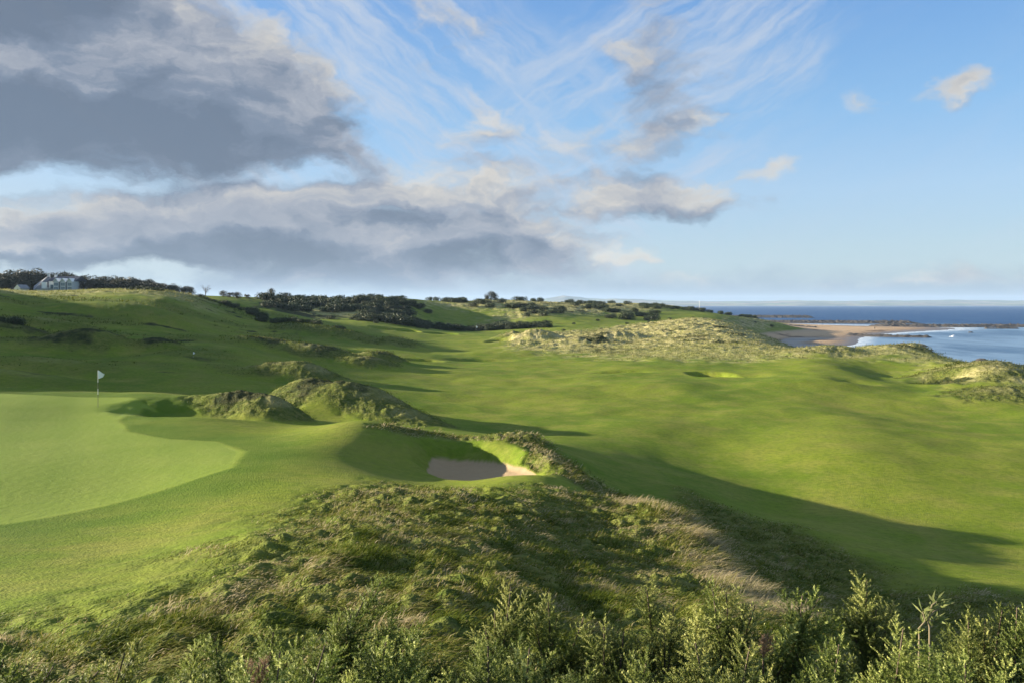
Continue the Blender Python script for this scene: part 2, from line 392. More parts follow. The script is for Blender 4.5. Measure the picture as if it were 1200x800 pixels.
def new_mat(name):
    m = bpy.data.materials.new(name); m.use_nodes = True
    t = NT(m.node_tree); b = t.n['Principled BSDF']
    return m, t, b
def simple_mat(name, col, rough=.7, var=.25, scale=3., bump=0., metal=0.):
    m, t, b = new_mat(name)
    tc = t.n.new('ShaderNodeTexCoord').outputs['Object']
    nz = t.noise(tc, scale, 5, .6)
    c2 = tuple(v*(1-var) for v in col)
    t.put(b.inputs['Base Color'], t.mix(nz, c2, tuple(min(1, v*(1+var*.6)) for v in col)))
    b.inputs['Roughness'].default_value = rough; b.inputs['Metallic'].default_value = metal
    if bump: t.put(b.inputs['Normal'], t.bump(nz, .6, bump))
    return m

# ------------------------------------------------------------------ ground material
def ground_material():
    m, t, b = new_mat('ground_cover')
    tc = t.n.new('ShaderNodeTexCoord').outputs['Object']
    A = lambda n: t.attr(n)
    big = t.noise(tc, .06, 4, .55); mid = t.noise(tc, .35, 4, .6); fine = t.noise(tc, 3.2, 4, .65); vf = t.noise(tc, 16, 3, .6)
    # fairway turf
    c = t.mix(t.ramp(big, .35, .65), (.100,.162,.012), (.175,.220,.022))
    c = t.mix(t.ramp(mid, .4, .72, 0, .6), c, (.235,.225,.05))
    c = t.mix(t.ramp(t.noise(tc, 1.1, 5, .7), .5, .68, 0, .45), c, (.20,.21,.05))
    c = t.mix(t.ramp(fine, .35, .7, 0, .45), c, (.055,.09,.01))
    c = t.mix(t.ramp(vf, .5, .8, 0, .5), c, (.20,.22,.06))
    # putting surface
    g = t.mix(t.ramp(mid, .3, .7), (.165,.235,.030), (.19,.25,.040))
    g = t.mix(t.ramp(vf, .4, .7, 0, .3), g, (.23,.27,.06))
    pt = t.noise(t.mapv(tc, (1,.7,1), loc=(7,3,0)), .13, 5, .65, .8)
    c = t.mix(t.ramp(pt, .56, .70, 0, .3), c, (.26,.225,.06)); c = t.mix(t.ramp(pt, .44, .34, 0, .3), c, (.060,.115,.008))
    sw = t.n.new('ShaderNodeTexWave'); sw.wave_type = 'BANDS'; t.put(sw.inputs['Vector'], t.mapv(tc, rot=(0,0,R(-28)))); sw.inputs['Scale'].default_value = .16; sw.inputs['Distortion'].default_value = 1.5; sw.inputs['Detail'].default_value = 1
    g = t.mix(t.math('MULTIPLY', sw.outputs[1], .18), g, (.115,.19,.022))
    c = t.mix(A('green'), c, g)
    co_ = t.mix(t.ramp(mid, .35, .7), (.065,.125,.010), (.105,.155,.018)); co_ = t.mix(t.ramp(vf, .45, .75, 0, .3), co_, (.12,.16,.03))
    c = t.mix(t.math('MULTIPLY', A('collar'), .85), c, co_)
    # rough
    st = t.noise(t.mapv(tc, (1.1, 2.2, 1), rot=(0,0,.5)), 1.6, 5, .65, .6)
    r_ = t.mix(t.ramp(st, .38, .62), (.048,.070,.014), (.125,.135,.035))
    r_ = t.mix(t.ramp(fine, .5, .72, 0, .6), r_, (.22,.20,.085))
    c = t.mix(t.math('MULTIPLY', A('rough'), .9), c, r_)
    # pale dune grass
    dn = t.noise(tc, .9, 5, .7, .4)
    d_ = t.mix(t.ramp(dn, .35, .65), (.24,.225,.085), (.50,.44,.235))
    d_ = t.mix(t.ramp(mid, .5, .68, 0, .5), d_, (.16,.19,.04))
    d_ = t.mix(t.ramp(fine, .3, .6, .25, 0), d_, (.14,.13,.05))
    c = t.mix(A('dry'), c, d_)
    h_ = t.mix(t.ramp(dn, .4, .7), (.022,.032,.010), (.075,.075,.030))
    c = t.mix(t.ramp(t.math('ADD', A('heath'), t.math('MULTIPLY', t.math('SUBTRACT', mid, .5), .8)), .3, .6), c, h_)
    # sand
    s_ = t.mix(fine, (.29,.21,.125), (.38,.285,.175))
    c = t.mix(A('sand'), c, s_)
    # beach: sand, wet sand and weed
    bz = t.n.new('ShaderNodeSeparateXYZ'); t.l.new(tc, bz.inputs[0])
    wet = t.ramp(t.math('ADD', bz.outputs[2], t.math('MULTIPLY', mid, .5)), .35, 1.1)
    bn = t.noise(t.mapv(tc, (.6,1,1), rot=(0,0,.6)), .05, 6, .65, .5)
    bs = t.mix(wet, (.16,.115,.085), (.47,.335,.21))
    bs = t.mix(t.ramp(bn, .56, .64, 0, .85), bs, (.07,.05,.035))
    bs = t.mix(t.ramp(bz.outputs[2], 1.5, 2.4, 0, .4), bs, (.36,.28,.20))
    c = t.mix(A('beach'), c, bs)
    t.put(b.inputs['Base Color'], c)
    t.put(b.inputs['Roughness'], t.ramp(t.math('MULTIPLY', A('beach'), t.math('SUBTRACT', 1, wet)), 0, 1, .95, .35))
    b.inputs['Specular IOR Level'].default_value = .06
    n1 = t.bump(vf, t.math('SUBTRACT', .7, t.math('MULTIPLY', A('green'), .55)), .05)
    veg = t.math('MAXIMUM', t.math('MULTIPLY', A('rough'), .6), A('dry'))
    n2 = t.bump(t.math('MULTIPLY', dn, veg), 1, .55, n1)
    n3 = t.bump(t.math('MULTIPLY', fine, t.math('ADD', .16, veg)), 1, .14, n2)
    t.put(b.inputs['Normal'], n3)
    return m

# ------------------------------------------------------------------ ground sheet
print('setup', time.time()-T0)
def build_ground():
    half = math.atan(600/F) + .06
    th_in = np.linspace(-half, half, 900)
    side = np.linspace(half, math.pi, 90)[1:]
    th = np.r_[-side[::-1], th_in, side]
    th = th[1:]                        # last and first meet behind the camera
    rr = np.r_[np.geomspace(.8, 3, 30)[:-1], np.geomspace(3, 620, 1000), np.geomspace(640, 8000, 40)]
    TH, RR = np.meshgrid(th, rr)
    x = (RR*np.sin(TH)).ravel(); y = (RR*np.cos(TH)).ravel()
    z, M = terrain(x, y)
    far = sstep(700, 1500, np.hypot(x, y))
    z = z * (1-far) + far * np.where(np.arctan2(x, y) < -.25, np.minimum(z, 18), -6)
    nt_, nr = len(th), len(rr)
    v = np.c_[x, y, z]; v = np.r_[v, [[0, 0, CZ-1.75]]]
    i = np.arange(nr-1)[:,None]*nt_ ; j = np.arange(nt_)[None,:]; j2 = (j+1) % nt_
    q = np.stack([i+j, i+j2, i+nt_+j2, i+nt_+j], -1).reshape(-1, 4)[:, ::-1]
    at = {k: np.r_[M[k], 0] for k in ('green','collar','rough','dry','heath','sand','beach')}
    me = mesh_np('ground', v, q, ground_material(), True, at)
    o = obj('ground', me); tag(o, kind='structure')
    # close the small hole under the eye
    k = MB(); ring = [tuple(v[a]) for a in range(nt_)]
    k.add([tuple(v[-1])] + ring, [(0, 1+a, 1+(a+1) % nt_)[::-1] for a in range(nt_)])
    k.build('ground_patch', me.materials[0]); tag(bpy.data.objects['ground_patch'], kind='structure')
build_ground()
print('ground', time.time()-T0)

# ------------------------------------------------------------------ camera, sun, world
cam = bpy.data.cameras.new('camera'); cam.lens = 28; cam.sensor_width = 36; cam.shift_y = -(400-HY)/1200
cam.clip_end = 60000; cam.clip_start = .05
co = link(bpy.data.objects.new('camera', cam)); co.location = (0,0,CZ); co.rotation_euler = (R(90),0,0); sc.camera = co
sl = bpy.data.lights.new('sun', 'SUN'); sl.energy = 5.0; sl.angle = R(.6); sl.color = (1, .87, .66)
so = link(bpy.data.objects.new('sun', sl))
from mathutils import Vector
so.rotation_euler = Vector(-SUNV).to_track_quat('-Z', 'Y').to_euler(); so.location = (-50, 10, 60)

wd = bpy.data.worlds.new('World'); sc.world = wd; wd.use_nodes = True
WS = .10
def world():
    t = NT(wd.node_tree); bg = t.n['Background']
    K = 1 / (WS * 2**EXP)
    def C(r, g, b, k=1.): return tuple(v*K*k for v in (r, g, b))
    sky = t.n.new('ShaderNodeTexSky'); sky.sky_type = 'NISHITA'; sky.sun_disc = False
    sky.sun_elevation = SUN_EL; sky.sun_rotation = math.atan2(SUNV[0], SUNV[1])
    sky.air_density = 1.0; sky.dust_density = .3; sky.ozone_density = 3.0
    d = t.vmath('NORMALIZE', t.n.new('ShaderNodeTexCoord').outputs['Generated'])
    s = t.n.new('ShaderNodeSeparateXYZ'); t.l.new(d, s.inputs[0])
    U = t.math('MULTIPLY', t.math('ARCTAN2', s.outputs[0], s.outputs[1]), 9.33)
    V = t.math('MULTIPLY', t.math('ARCSINE', s.outputs[2]), 9.33)
    cb = t.n.new('ShaderNodeCombineXYZ'); t.l.new(U, cb.inputs[0]); t.l.new(V, cb.inputs[1]); P0 = cb.outputs[0]
    def AE(px, py):
        az = math.atan((px-600)/F); el = math.atan((HY-py)/F*math.cos(az)); return az*9.33, el*9.33
    # clear sky: nishita pulled towards the cooler, paler sky of a cloudy coast
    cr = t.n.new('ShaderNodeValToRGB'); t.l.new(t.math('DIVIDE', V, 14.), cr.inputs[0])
    stops = [(0, (.31,.42,.55)), (.045, (.385,.50,.63)), (.09,(.37,.525,.725)), (.15,(.24,.455,.74)), (.26, (.11,.29,.66)), (.31, (.15,.31,.62)), (.42, (.35,.43,.56)), (1, (.46,.52,.60))]  # upper stops, out of view, are brightened to fill the ground's shade
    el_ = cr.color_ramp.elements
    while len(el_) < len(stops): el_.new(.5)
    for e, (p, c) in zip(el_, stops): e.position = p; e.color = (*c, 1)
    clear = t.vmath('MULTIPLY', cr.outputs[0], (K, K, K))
    side = t.ramp(U, -6, 5, .12, 0)
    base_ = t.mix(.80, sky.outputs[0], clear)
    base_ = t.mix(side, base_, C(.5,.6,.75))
    # distortion shared by all cloud shapes
    w1 = t.noise(t.mapv(P0, (1, 1.6, 1)), .9, 5, .6, out='Color')
    P1 = t.vmath('ADD', P0, t.vmath('MULTIPLY', t.vmath('SUBTRACT', w1, (.5,.5,.5)), (1.5, .75, 0)))
    BL = [ # px, py, rx, ry, rot, weight
      (0,58,320,105,-3,1.35),(-60,-50,190,110,-3,1.35),(150,102,225,66,-8,1.3),(285,135,150,38,-14,.95),(20,112,240,36,0,1.15),(430,195,90,30,0,.5),
      (100,276,420,34,0,1.05),(340,270,300,38,-2,1.15),(540,270,150,34,0,1.0),(440,235,260,34,0,.9),(560,215,130,36,0,.75),(60,312,560,30,0,.5),
      (565,150,70,40,0,.7),(640,212,120,30,0,.62),(745,235,130,32,0,.95),(700,205,90,26,0,.6),(690,150,55,34,0,.6),(610,300,150,34,0,.8),(740,165,150,34,10,.62),
      (900,202,62,17,6,.66),(1020,116,36,24,0,.58),(1125,100,46,26,10,.57),(735,309,60,10,0,.55),(830,302,80,9,8,.48),(510,30,110,60,0,.55),(760,60,80,100,10,.62),(700,330,500,16,0,.5),(430,310,300,34,0,.85),(960,50,120,50,20,.35),
      (1120,330,420,18,0,.55)]
    def dens(P):
        acc = None
        for (px, py, rx, ry, rot, w) in BL:
            u, v = AE(px, py)
            g = t.n.new('ShaderNodeTexGradient'); g.gradient_type = 'SPHERICAL'
            q = t.mapv(P, (rx*1.35/100, ry*1.35/100, 10), (u, v, 0), (0,0,R(rot)), 'TEXTURE'); t.l.new(q, g.inputs[0])
            x = t.math('MULTIPLY', t.math('POWER', g.outputs[1], .6), w)
            acc = x if acc is None else t.math('SMOOTH_MAX', acc, x, .2)
        n1 = t.noise(t.mapv(P, (1, 2.0, 1)), .75, 8, .59)
        return t.math('ADD', t.math('SUBTRACT', acc, .40), t.math('MULTIPLY', t.math('SUBTRACT', n1, .5), 1.15))
    D0 = dens(P1)
    D1 = dens(t.vmath('ADD', P1, (-.14, .30, 0)))
    lit = t.math('SUBTRACT', D0, D1)
    alpha = t.ramp(D0, -.02, .30)
    thick = t.ramp(D0, .05, .75)
    nb = t.noise(t.mapv(P1, (1, 1.7, 1)), 1.6, 6, .6)
    shade = t.math('ADD', t.math('ADD', t.math('MINIMUM', t.math('MULTIPLY', lit, 1.5), .33), t.math('MULTIPLY', thick, -.40)), t.math('ADD', .50, t.math('MULTIPLY', t.math('SUBTRACT', nb, .5), .5)))
    nl = t.noise(t.mapv(P1, (1, 2.2, 1), loc=(3,1,0)), .55, 5, .6)
    shade = t.math('ADD', shade, t.math('MULTIPLY', t.math('SUBTRACT', nl, .53), .75))
    shade = t.math('ADD', shade, t.ramp(V, 0, 1.0, .12, 0))
    cr2 = t.n.new('ShaderNodeValToRGB'); t.l.new(shade, cr2.inputs[0])
    st2 = [(0, (.150,.195,.272)), (.25, (.21,.26,.348)), (.5, (.38,.41,.475)), (.72, (.60,.59,.57)), (1, (.86,.80,.69))]
    e2 = cr2.color_ramp.elements
    while len(e2) < len(st2): e2.new(.5)
    for e, (p, c) in zip(e2, st2): e.position = p; e.color = (*c, 1)
    cloud = t.vmath('MULTIPLY', cr2.outputs[0], (K, K, K))
    # high thin streaks
    def blobm(px, py, rx, ry, rot):
        u, v = AE(px, py); g = t.n.new('ShaderNodeTexGradient'); g.gradient_type = 'SPHERICAL'
        t.l.new(t.mapv(P1, (rx/100, ry/100, 10), (u, v, 0), (0,0,R(rot)), 'TEXTURE'), g.inputs[0]); return g.outputs[1]
    P2 = t.vmath('ADD', P0, t.vmath('MULTIPLY', t.vmath('SUBTRACT', w1, (.5,.5,.5)), (.55, .35, 0)))
    c1 = t.noise(t.mapv(t.mapv(P2, (1,1,1), rot=(0,0,R(38))), (.28, 1.7, 1)), 1.5, 7, .66)
    c2 = t.noise(t.mapv(t.mapv(P2, (1,1,1), rot=(0,0,R(-30))), (.3, 1.9, 1)), 1.4, 7, .66)
    a1 = t.math('MULTIPLY', t.ramp(c1, .38, .70), t.ramp(blobm(400,130,520,230,-25), 0, .42))
    a2 = t.math('MULTIPLY', t.ramp(c2, .38, .68), t.ramp(blobm(760,110,330,150,35), 0, .45))
    a3 = t.math('MULTIPLY', t.ramp(c2, .4, .7, 0, .3), t.ramp(V, .3, 2.5, 1, .3))
    cir = t.math('MINIMUM', .80, t.math('MAXIMUM', t.math('MAXIMUM', t.math('MULTIPLY', a1, .9), t.math('MULTIPLY', a2, .75)), t.math('MULTIPLY', a3, .5)))
    col = t.mix(cir, base_, C(.56,.64,.76))
    pale = t.math('MULTIPLY', t.ramp(V, .1, .6), t.math('MULTIPLY', t.ramp(V, .7, 1.8, 1, 0), t.ramp(U, -2, 1, .5, 0)))
    col = t.mix(pale, col, C(.50,.57,.63))
    col = t.mix(t.math('MULTIPLY', alpha, .96), col, cloud)
    # bank of grey just above the horizon
    bank = t.math('MULTIPLY', t.ramp(t.math('ADD', V, t.math('MULTIPLY', t.math('SUBTRACT', nb, .5), .5)), .12, .46, 1, 0), .72)
    col = t.mix(bank, col, C(.285,.375,.49))
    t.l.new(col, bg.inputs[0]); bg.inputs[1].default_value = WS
world()

# ------------------------------------------------------------------ sea
def build_sea():
    th = np.linspace(-.75, 2.2, 420); rr = np.r_[np.geomspace(90, 900, 420), np.geomspace(930, 15000, 60)]
    TH, RR = np.meshgrid(th, rr); x = (RR*np.sin(TH)).ravel(); y = (RR*np.cos(TH)).ravel()
    n = len(th); i = np.arange(len(rr)-1)[:,None]*n; j = np.arange(n-1)[None,:]
    q = np.stack([i+j, i+n+j, i+n+j+1, i+j+1], -1).reshape(-1, 4)[:, ::-1]
    zb = np.full(len(x), -8.); m = np.hypot(x, y) < 900
    zb[m] = terrain(x[m], y[m])[0]
    bay = sstep(760, 600, y + .25*np.abs(x-300)) * sstep(900, 700, np.hypot(x, y))
    mt, t, b = new_mat('sea_water'); nt = t
    tc = t.n.new('ShaderNodeTexCoord').outputs['Object']
    dep = t.attr('depth'); by = t.attr('bay')
    w1 = t.noise(t.mapv(tc, (1,.55,1), rot=(0,0,-.5)), .22, 6, .62, .4); w2 = t.noise(t.mapv(tc, (1,.35,1), rot=(0,0,-.3)), .035, 5, .6, .3)
    deep = t.mix(t.ramp(w1, .35, .65), (.008,.045,.135), (.018,.070,.190))
    deep = t.mix(t.ramp(w2, .35, .65, 0, .6), deep, (.035,.095,.20))
    bay_sheen = t.mix(t.ramp(w2, .35, .6), (.025,.075,.16), (.16,.25,.36))  # bay's pale blue base colour stands in for reflected sky
    bay_sheen = t.mix(t.ramp(w1, .55, .7, 0, .5), bay_sheen, (.24,.32,.40))
    c = t.mix(by, deep, bay_sheen)
    foam = t.math('MULTIPLY', t.ramp(dep, .02, .75, 1, 0), t.ramp(t.noise(tc, .35, 5, .7, .5), .38, .52))
    caps = t.math('MULTIPLY', t.ramp(t.noise(t.mapv(tc, (.25,1,1), rot=(0,0,.25)), .16, 5, .7, .6), .66, .70), t.math('MULTIPLY', by, t.ramp(dep, 2.8, .4, 0, 1)))
    foam = t.math('MAXIMUM', foam, t.math('MULTIPLY', caps, .8))
    c = t.mix(foam, c, (.72,.76,.78))
    t.put(b.inputs['Base Color'], c)
    t.put(b.inputs['Roughness'], t.mix(by, (.5,.5,.5), (.3,.3,.3)))
    t.put(b.inputs['Specular IOR Level'], t.ramp(by, 0, 1, .12, .3))
    b.inputs['IOR'].default_value = 1.33
    t.put(b.inputs['Normal'], t.bump(t.math('ADD', w1, w2), .5, .5))
    me = mesh_np('sea', np.c_[x, y, np.zeros(len(x))], q, mt, True, {'depth': np.clip(-zb, 0, 8), 'bay': bay})
    tag(obj('sea', me), kind='structure')
build_sea()

# ------------------------------------------------------------------ far shore
def build_hills():
    xs = np.linspace(-2500, 9500, 500); ys = np.linspace(8600, 11200, 60)
    X, Y = np.meshgrid(xs, ys); x = X.ravel(); y = Y.ravel()
    px = 600 + x/y*F
    top = np.interp(px, [450,560,600,632,660,690,740,780,830,880,950,1000,1100,1200,1300,1700], [2,3,6,8,12,9,8,6.5,5.5,6,7.5,6.5,7.5,7,6,6])
    top = top * 9.6
    prof = sstep(8600, 9300, y) * (.55 + .45*sstep(9300, 10600, y)) * (1-sstep(10800, 11200, y))
    z = -2 + prof * top * (1 + .45*fbm(x/900, y/900, 5, .55, seed=31)) + 4*fbm(x/160, y/160, 3, seed=32)*prof
    n = len(xs); i = np.arange(len(ys)-1)[:,None]*n; j = np.arange(n-1)[None,:]
    q = np.stack([i+j, i+j+1, i+n+j+1, i+n+j], -1).reshape(-1, 4)
    m, t, b = new_mat('far_fields'); tc = t.n.new('ShaderNodeTexCoord').outputs['Object']
    v = t.n.new('ShaderNodeTexVoronoi'); t.l.new(tc, v.inputs['Vector']); v.inputs['Scale'].default_value = .004
    c = t.mix(t.ramp(t.noise(tc, .003, 4, .6), .42, .6), (.05,.075,.04), (.20,.19,.11))
    c = t.mix(.35, c, v.outputs['Color'], 'MULTIPLY'); t.put(b.inputs['Base Color'], c); b.inputs['Roughness'].default_value = 1
    tag(obj('hills', mesh_np('hills', np.c_[x,y,z], q, m, True)), kind='structure')
build_hills()

# ------------------------------------------------------------------ air
def build_haze():
    k = MB(); k.box(-15500, 15500, -15500, 15500, -16, 175)
    m = bpy.data.materials.new('haze_air'); m.use_nodes = True; nt = m.node_tree; nt.nodes.clear()
    o = nt.nodes.new('ShaderNodeOutputMaterial'); v = nt.nodes.new('ShaderNodeVolumePrincipled')
    v.inputs['Color'].default_value = (.50,.70,1,1); v.inputs['Density'].default_value = 5.5e-5; v.inputs['Anisotropy'].default_value = .1
    nt.links.new(v.outputs[0], o.inputs['Volume'])
    tag(k.build('haze', m), kind='stuff')
build_haze()

# ------------------------------------------------------------------ rocks and reefs
M_rock = simple_mat('wet_rock', (.075,.062,.048), .75, .5, .8, .4)
def reef(px0, D0, px1, D1, width, hgt, label, seed, cover=.1):
    a = np.array(PW(px0, D0)); b_ = np.array(PW(px1, D1)); L = np.linalg.norm(b_-a); e = (b_-a)/L; nrm = np.array([-e[1], e[0]])
    nu = int(min(420, L*1.2)); nv = int(max(10, min(50, width*1.2)))
    U, V = np.meshgrid(np.linspace(0, L, nu), np.linspace(-1, 1, nv)); U = U.ravel(); V = V.ravel()
    x = a[0] + e[0]*U + nrm[0]*V*width; y = a[1] + e[1]*U + nrm[1]*V*width + 0
    off = 5*gnoise(U*.02+seed, U*0+.3); x += nrm[0]*off; y += nrm[1]*off
    n_ = ridged(x*.12, y*.3, 4, seed=seed)*.6 + fbm(x*.5, y*.6, 3, .6, seed=seed+1)*.7
    env = np.clip(1-V*V, 0, 1)**.7 * sstep(0, .12*L, U) * sstep(L, .88*L, U)
    z = hgt*(env*(1.0 + n_ + cover) - .85)
    z = np.where(z < -1.5, -1.5, z)
    i = np.arange(nv-1)[:,None]*nu; j = np.arange(nu-1)[None,:]
    q = np.stack([i+j, i+j+1, i+nu+j+1, i+nu+j], -1).reshape(-1, 4)
    g = np.maximum(gzs(x, y), 0) if D0 < 900 else 0
    o = obj('rock_reef', mesh_np('rock_reef', np.c_[x, y, z+g*.9], q, M_rock, False))
    tag(o, label, 'reef', 'dark rock reefs around the bay'); return o
reef(850,735,1090,700,26,2.1,'long outer dark rock reef between the open sea and the beach',1,.5)
reef(1000,600,1320,585,17,1.9,'dark rock reef running off the far end of the sand to the right edge',2,.45)
reef(985,425,1100,400,7,1.2,'narrow dark rock bar reaching from the wet sand into the bay',3,.35)
reef(1050,322,1086,312,4,1.1,'small cluster of dark rocks in the near shallows of the bay',4,.4)
reef(1130,222,1320,170,6.5,1.4,'dark rocks along the near shore behind the right hand dune',5,.4)
reef(1150,545,1200,540,4,1.1,'low dark rocks showing in the far right of the bay',6,.3)
reef(905,540,960,520,4,1.0,'short dark rock outcrop on the upper beach',8,.3)
reef(840,1020,960,1000,22,2.6,'faint dark rock spit far out beyond the headland',9,.6)
def boulder(px, D, s, label, seed):
    bpy_ = MB(); n = 10
    u = np.linspace(0, 2*np.pi, n, endpoint=False); vs = [(0,0,s*.5)]; fs = []
    rg = random.Random(seed)
    for k, (rad, zz) in enumerate(((.6,.42),(1,.1),(.95,-.4))):
        for a in u: r_ = s*rad*(1+rg.uniform(-.25,.25)); vs.append((1.5*r_*math.cos(a), r_*math.sin(a), s*zz*(1+rg.uniform(-.3,.3))))
    for j in range(n): fs.append((0, 1+j, 1+(j+1) % n))
    for k in range(2):
        for j in range(n): a = 1+k*n+j; b_ = 1+k*n+(j+1) % n; fs.append((a, a+n, b_+n, b_))
    bpy_.add(vs, fs); x, y = PW(px, D)
    o = bpy_.build('rock', M_rock, None, (x, y, max(gz(x, y), 0))); tag(o, label, 'rock', 'single rocks in the bay')
boulder(1090, 287, .9, 'lone dark rock in the water below the small rock cluster', 1)
boulder(1137, 470, 1.1, 'lone dark rock in the middle of the bay right of the white splash', 2)
boulder(1150, 238, 1.1, 'dark rock just off the near right shore', 3)
M_foam = simple_mat('foam', (.82,.85,.87), .6, .1, 2)
def splash(px, D, w, h, label, seed):
    rg = random.Random(seed); nu, nv = 22, 9; vs = [(0, 0, h)]; fs = []
    for i in range(1, nv+1):
        f = i/nv
        for j in range(nu):
            a = 2*math.pi*j/nu; k = 1 + .35*math.sin(3*a+seed)*f + rg.uniform(-.16,.16)
            vs.append((w*f*k*math.cos(a), w*.5*f*k*math.sin(a), h*(1-f)**1.4*(1+rg.uniform(-.45,.45)) - .08*f))
    for j in range(nu): fs.append((0, 1+j, 1+(j+1) % nu))
    for i in range(nv-1):
        for j in range(nu): p = 1+i*nu+j; q = 1+i*nu+(j+1) % nu; fs.append((p, p+nu, q+nu, q))
    k = MB(); k.add(vs, fs); x, y = PW(px, D)
    tag(k.build('wave_splash', M_foam, None, (x, y, .04)), label, 'wave')
def tri_cloud(p, nrm, size, rg):
    """one small leaf quad at every point"""
    n = len(p); nrm = nrm / (np.linalg.norm(nrm, axis=1)[:,None]+1e-9)
    a = np.cross(nrm, rg.normal(size=(n,3))); a /= np.linalg.norm(a, axis=1)[:,None]+1e-9; b = np.cross(nrm, a)
    s = (size * (.6 + .8*rg.random(n)))[:,None] * .5
    v = np.stack([p - a*s, p + b*s*.75, p + a*s, p - b*s*.75], 1).reshape(-1, 3)
    return v, np.arange(4*n).reshape(-1, 4)
splash(1117, 410, 2.3, .7, 'white burst of spray over a rock in the middle of the bay', 1)
splash(1078, 308, 1.6, .7, 'small white break of water beside the near rock cluster', 2)

# ------------------------------------------------------------------ leaves
def leaf_mat(name, c1, c2, c3=None, transl=.25, use_attr=True, rough=.6):
    m, t, b = new_mat(name)
    oi = t.n.new('ShaderNodeObjectInfo').outputs['Random']
    f = t.attr('tint')
    c = t.mix(f, c1, c2)
    if c3: c = t.mix(t.ramp(f, .8, 1.), c, c3)
    hs = t.n.new('ShaderNodeHueSaturation'); t.l.new(c, hs.inputs['Color'])
    t.put(hs.inputs['Value'], t.math('ADD', .86, t.math('MULTIPLY', oi, .26))); t.put(hs.inputs['Hue'], t.math('ADD', .494, t.math('MULTIPLY', oi, .012)))
    t.put(b.inputs['Base Color'], hs.outputs[0]); b.inputs['Roughness'].default_value = rough; b.inputs['Specular IOR Level'].default_value = .3
    tr = t.n.new('ShaderNodeBsdfTranslucent'); t.l.new(hs.outputs[0], tr.inputs[0]); mx = t.n.new('ShaderNodeMixShader'); mx.inputs[0].default_value = transl
    t.l.new(b.outputs[0], mx.inputs[1]); t.l.new(tr.outputs[0], mx.inputs[2]); t.l.new(mx.outputs[0], t.n['Material Output'].inputs[0])
    return m
M_gorse = leaf_mat('gorse_leaf', (.040,.066,.014), (.185,.23,.042), (.42,.44,.14), .3)
M_gorse_far = leaf_mat('far_gorse_leaf', (.020,.034,.010), (.042,.060,.018), None, .1)
M_wood_leaf = leaf_mat('wood_leaf', (.028,.034,.016), (.060,.058,.030), None, .1)
M_twig = simple_mat('bare_twig', (.10,.075,.05), .9)
M_bark = simple_mat('bark', (.09,.065,.045), .9, .4, 8)
M_brown = leaf_mat('dead_leaf', (.19,.125,.07), (.38,.26,.16), None, .2)

def crown_variant(name, lobes, n, size, mat, seed, flat=1.):
    rg = np.random.default_rng(seed); P_ = []; N_ = []
    tot = sum(l[3]**2 for l in lobes)
    for (x, y, z, r) in lobes:
        k = int(n * r*r / tot); d = rg.normal(size=(k,3)); d /= np.linalg.norm(d, axis=1)[:,None]
        rad = r * (1 - .45*rg.random(k)**2) * (1 + .22*np.sin(5*d[:,0]+seed)*np.cos(4*d[:,1]+3*d[:,2]))
        p = np.c_[x + d[:,0]*rad, y + d[:,1]*rad, z + d[:,2]*rad*flat]; P_.append(p); N_.append(d + .7*rg.normal(size=(k,3)))
    p = np.concatenate(P_); nn = np.concatenate(N_); keep = p[:,2] > .02; p = p[keep]; nn = nn[keep]
    v, f = tri_cloud(p, nn, size, rg)
    return mesh_np(name, v, f, mat, False, {'tint': np.repeat(rg.random(len(p)), 4)})
def far_gorse_meshes():
    out = []
    for s in range(4):
        rg = random.Random(s); lobes = [(rg.uniform(-.8,.8), rg.uniform(-.7,.7), rg.uniform(.3,.75), rg.uniform(.5,.75)) for _ in range(7)]
        out.append(crown_variant('foliage', lobes, 1300, .15, M_gorse_far, s))
    return out
FG = far_gorse_meshes()
kst = MB()
for a in range(5): kst.tube([(0,0,-.2),(.25*math.cos(a*1.26),.25*math.sin(a*1.26),.35),(.5*math.cos(a*1.26),.5*math.sin(a*1.26),.8)], [.05,.04,.02], 5)
STEM = kst.mesh('stem', M_bark)
ALLF = []
def gorse_far(x, y, s, label, group):
    ALLF.append((x, y, s, label, group))
def scatter_px(n, pxr, Dr, s, label, group, thr=None, seed=0, nz=.03):
    rg = np.random.default_rng(seed); k = 0; tries = 0
    while k < n and tries < n*40:
        tries += 1
        px = rg.uniform(*pxr); D = math.exp(rg.uniform(math.log(Dr[0]), math.log(Dr[1]))); x, y = PW(px, D)
        if thr is not None and gnoise(np.array([x*nz]), np.array([y*nz*.8+seed]))[0] < thr: continue
        gorse_far(x, y, rg.uniform(*s), label, group); k += 1
def line_px(pts, n, s, label, group, jit=2., seed=0):
    rg = np.random.default_rng(seed+50); w = np.array([PW(*p) for p in pts]); d = np.r_[0, np.cumsum(np.linalg.norm(np.diff(w, axis=0), axis=1))]
    for q in np.linspace(0, d[-1], n):
        gorse_far(np.interp(q, d, w[:,0]) + rg.normal()*jit, np.interp(q, d, w[:,1]) + rg.normal()*jit, rg.uniform(*s), label, group)
line_px([(228,212),(250,210),(280,204),(310,190),(345,178),(390,172)], 36, (1.1,2.3), 'dark gorse bush in the line slanting down the left ridge', 'gorse bushes lining the left ridge', 1.8, 1)
line_px([(158,196),(192,190)], 9, (.9,1.5), 'dark gorse bush in the clump on the sunlit left ridge', 'gorse clump on the left ridge', 1.5, 2)
line_px([(-20,118),(0,114),(17,112)], 6, (1.2,1.8), 'dark gorse bush at the left edge on the shaded slope', 'gorse bushes at the left edge', 1.2, 3)
gorse_far(*PW(131,222), 1.3, 'single small dark bush below the wood on the pale ridge', None)
scatter_px(120, (308,482), (256,350), (2.0,4.2), 'dark gorse bush on the central hillside', 'gorse on the central hillside', -.12, 4)
